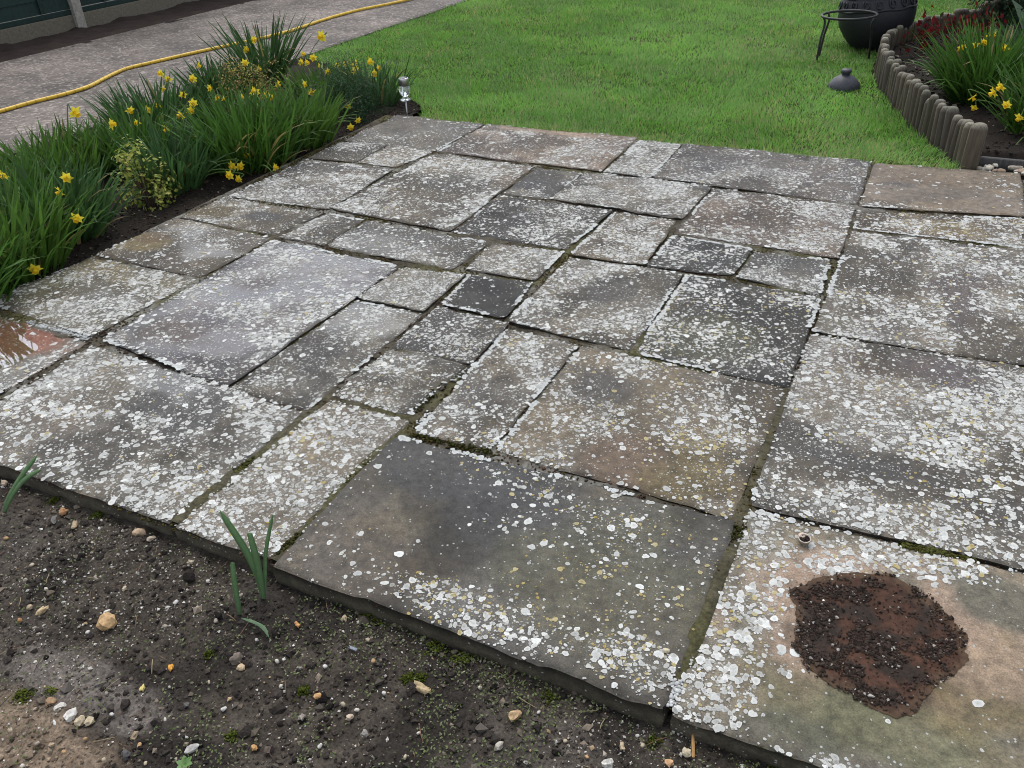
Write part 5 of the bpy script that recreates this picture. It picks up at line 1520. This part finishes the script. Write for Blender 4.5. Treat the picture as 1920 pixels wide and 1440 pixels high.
# snail shell on the slab
sh = at(1508, 1018, 0)
sh[2] = slab_h(9, np.array([sh[0]]), np.array([sh[1]]), c9)[0]+.002
shell = empty('snail_shell', tuple(sh), 'empty upturned snail shell full of soil on the stained front slab', 'shell')
V, F = lathe([(.001, .0), (.007, .001), (.0125, .006), (.0145, .012), (.0140, .0150), (.0125, .0148), (.0118, .011)], 22)
ang = np.arctan2(V[:, 1], V[:, 0]); V[:, :2] *= (1+.12*np.cos(ang-2.2))[:, None]; V[:, 2] += .12*V[:, 1]+.0008
MB().add(V, F, np.where((V[:, 2] > .0125)[:, None], np.array([[.58, .50, .42]]), np.array([[.20, .16, .12]]))).build('shell_wall', M['stone'], shell)
t = np.linspace(0, 4.4, 26)
P = np.stack([-.006+.009*np.cos(t+1.6)*(1-t*.15), .008+.009*np.sin(t+1.6)*(1-t*.15)+.002, .008+.0016*t], 1)
V, F = tube(P, np.linspace(.006, .0022, 26), 8)
MB().add(V, F, (.46, .36, .29)).build('whorl', M['stone'], shell)
n = 160
a, r = rng.uniform(0, 6.28, n), .0112*np.sqrt(rng.uniform(size=n))
V, F, C = crumbs(np.stack([r*np.cos(a), r*np.sin(a), .0105+rng.uniform(0, .004, n)+.12*r*np.sin(a)], 1), rng.uniform(.0008, .0022, n), np.array([.028, .020, .018])*rng.uniform(.5, 2.4, (n, 1)), .8)
tag(obj('soil_filling', make_mesh('soil_filling', V, F, C, False), M['crumb'], shell), None, None, None, 'stuff')

# green shoots


def shoot_leaf(root, pts, w, blunt=.15, col=(.17, .29, .135)):
    P = catmull(np.array(pts), np.linspace(0, len(pts)-1, 12)) - np.array(root.location)
    view = P + np.array(root.location) - np.array([0, 0, CAM_H])
    T = np.gradient(P, axis=0)
    sdv = np.cross(T, np.array([-.46, .74, -.5]))
    sdv /= np.linalg.norm(sdv, axis=1)[:, None]
    nrm = np.cross(sdv, T); nrm /= np.linalg.norm(nrm, axis=1)[:, None]
    wp = np.interp(np.linspace(0, 1, 12), [0, .3, .75, .93, 1], [.6, .9, 1, .75, blunt])*w/2
    V = np.concatenate([P-sdv*wp[:, None], P+nrm*w*.16, P+sdv*wp[:, None], P-nrm*w*.05], 0)
    i = np.arange(11)
    F = np.concatenate([np.stack([a*12+i, a*12+i+1, b*12+i+1, b*12+i], 1) for a, b in ((0, 1), (1, 2), (2, 3), (3, 0))])
    t = np.linspace(.8, 1.2, 12)
    C = np.tile(np.array(col), (48, 1))*np.tile(t, 4)[:, None]
    obj('leaf', make_mesh('leaf', V, F, C), M['leaf'], root)


def shoot(name, bpx, label, leaves_):
    b = at(*bpx, -.05)
    root = empty(name, tuple(b), label, 'shoot')
    for pxs, w, bl_, fwd in leaves_:
        pts = [b+np.array([0, 0, -.01])]
        for i, (px, py) in enumerate(pxs):
            pts.append(above(b+np.array([fwd[0], fwd[1], 0])*(i+1)/len(pxs), px, py))
        shoot_leaf(root, pts, w, bl_)
    return root


shoot('bulb_shoot', (494, 1126), 'tall green bulb shoot of three blades in the soil by the front slabs', [(((485, 1085), (462, 1035), (412, 957)), .017, .1, (-.01, 0)), (((488, 1085), (480, 1045), (468, 1000)), .0165, .7, (0, -.01)), (((497, 1080), (499, 1030), (512, 963)), .009, .1, (.02, .02))])
shoot('bulb_shoot', (449, 1153), 'single short blunt green blade left of the tall three-bladed shoot', [(((446, 1130), (440, 1095), (436, 1055)), .0135, .6, (0, 0))])
r_ = shoot('bulb_shoot', (4, 962), 'two-bladed green shoot at the left picture edge below the patio', [(((15, 935), (40, 893), (69, 855)), .013, .1, (0, 0)), (((20, 935), (45, 900), (78, 880)), .012, .1, (.02, 0))])
e0, e1, e2, e3 = at(452, 1159, -.035), at(475, 1166, -.025), at(494, 1177, -.032), at(504, 1195, -.042)
root = empty('fallen_leaf', tuple(e0), 'pale green fallen leaf lying on the soil below the short blade', 'leaf')
P = catmull(np.array([e0, e1, e2, e3]), np.linspace(0, 3, 10))-e0
wp = np.interp(np.linspace(0, 1, 10), [0, .2, .7, 1], [.1, .8, 1, .15])*.0045
sdv = np.tile(np.array([.45, .85, .2]), (10, 1))
V = np.concatenate([P-sdv*wp[:, None], P+[0, 0, .002], P+sdv*wp[:, None]]); i = np.arange(9)
F = np.concatenate([np.stack([a*10+i, a*10+i+1, a*10+11+i, a*10+10+i], 1) for a in (0, 1)])
obj('blade', make_mesh('blade', V, F, np.tile((.17, .27, .15), (30, 1))), M['leaf'], root)
b = at(347, 1434, -.045)
root = empty('weed_seedling', tuple(b), 'bright green weed rosette at the bottom edge of the soil', 'weed')
for a0 in np.arange(6)*1.047+.3:
    V, F, C = blades(np.array([[0, 0, .0]]), np.array([a0]), np.array([.9]), np.array([.7]), np.array([.018]), np.array([.011]), 4, [.2, .7, 1, .8, .1], None, np.array([[.15, .27, .09]]))
    obj('leaf', make_mesh('leaf', V, F, C), M['leaf'], root)
# bed litter
n = 7500
x, y = rng.uniform(-3.5, -3.03, n), rng.uniform(1.3, 4.8, n)
R_ = np.clip(.0035*np.exp(.5*rng.normal(size=n)), .0015, .014)
cc = np.array([(.03, .023, .018), (.022, .018, .015), (.08, .06, .04), (.24, .21, .17)])[rng.choice(4, n, p=[.5, .35, .11, .04])]*rng.uniform(.6, 1.4, (n, 1))
V, F, C = crumbs(np.stack([x, y, np.full(n, -.045)+.022*(fbm(x, y, 9, 4, 31)-.5)*2+R_*.3], 1), R_, cc, .7)
tag(obj('bed_litter', make_mesh('bed_litter', V, F, C, False), M['crumb']), 'dark soil crumbs along the left flower bed', 'soil', None, 'stuff')
n = 5000
x, y = rng.uniform(.44, 1.6, n), rng.uniform(1.0, 4.56, n)
R_ = np.clip(.008*np.exp(.4*rng.normal(size=n)), .003, .022)
cc = np.array([(.10, .08, .06), (.30, .26, .20), (.42, .38, .31), (.05, .042, .035)])[rng.choice(4, n, p=[.3, .25, .15, .3])]*rng.uniform(.6, 1.2, (n, 1))
V, F, C = crumbs(np.stack([x, y, np.full(n, -.04)+.012*(fbm(x, y, 9, 4, 34)-.5)*2+R_*.2], 1), R_, cc, .65)
tag(obj('loose_gravel', make_mesh('loose_gravel', V, F, C, False), M['stone']), 'loose brown gravel beside the right patio edge', 'gravel', None, 'stuff')
n = 5000
x, y = rng.uniform(-.4, 1.0, n), rng.uniform(4.62, 7.6, n)
ins = poly_inside(x, y, BEDP)
x, y = x[ins], y[ins]
R_ = np.clip(.006*np.exp(.5*rng.normal(size=len(x))), .002, .02)
cc = np.array([(.03, .023, .018), (.02, .017, .014), (.09, .065, .04), (.28, .25, .20)])[rng.choice(4, len(x), p=[.5, .33, .12, .05])]*rng.uniform(.6, 1.4, (len(x), 1))
V, F, C = crumbs(np.stack([x, y, .035+.06*(fbm(x, y, 7, 4, 33)-.5)+R_*.3], 1), R_, cc, .6)
tag(obj('bed_litter', make_mesh('bed_litter', V, F, C, False), M['crumb']), 'dark soil crumbs inside the raised right bed', 'soil', None, 'stuff')
print('TRIS', sum(sum(len(p.vertices)-2 for p in o.data.polygons) if False else len(o.data.loops)-2*len(o.data.polygons) for o in bpy.data.objects if o.type == 'MESH'))
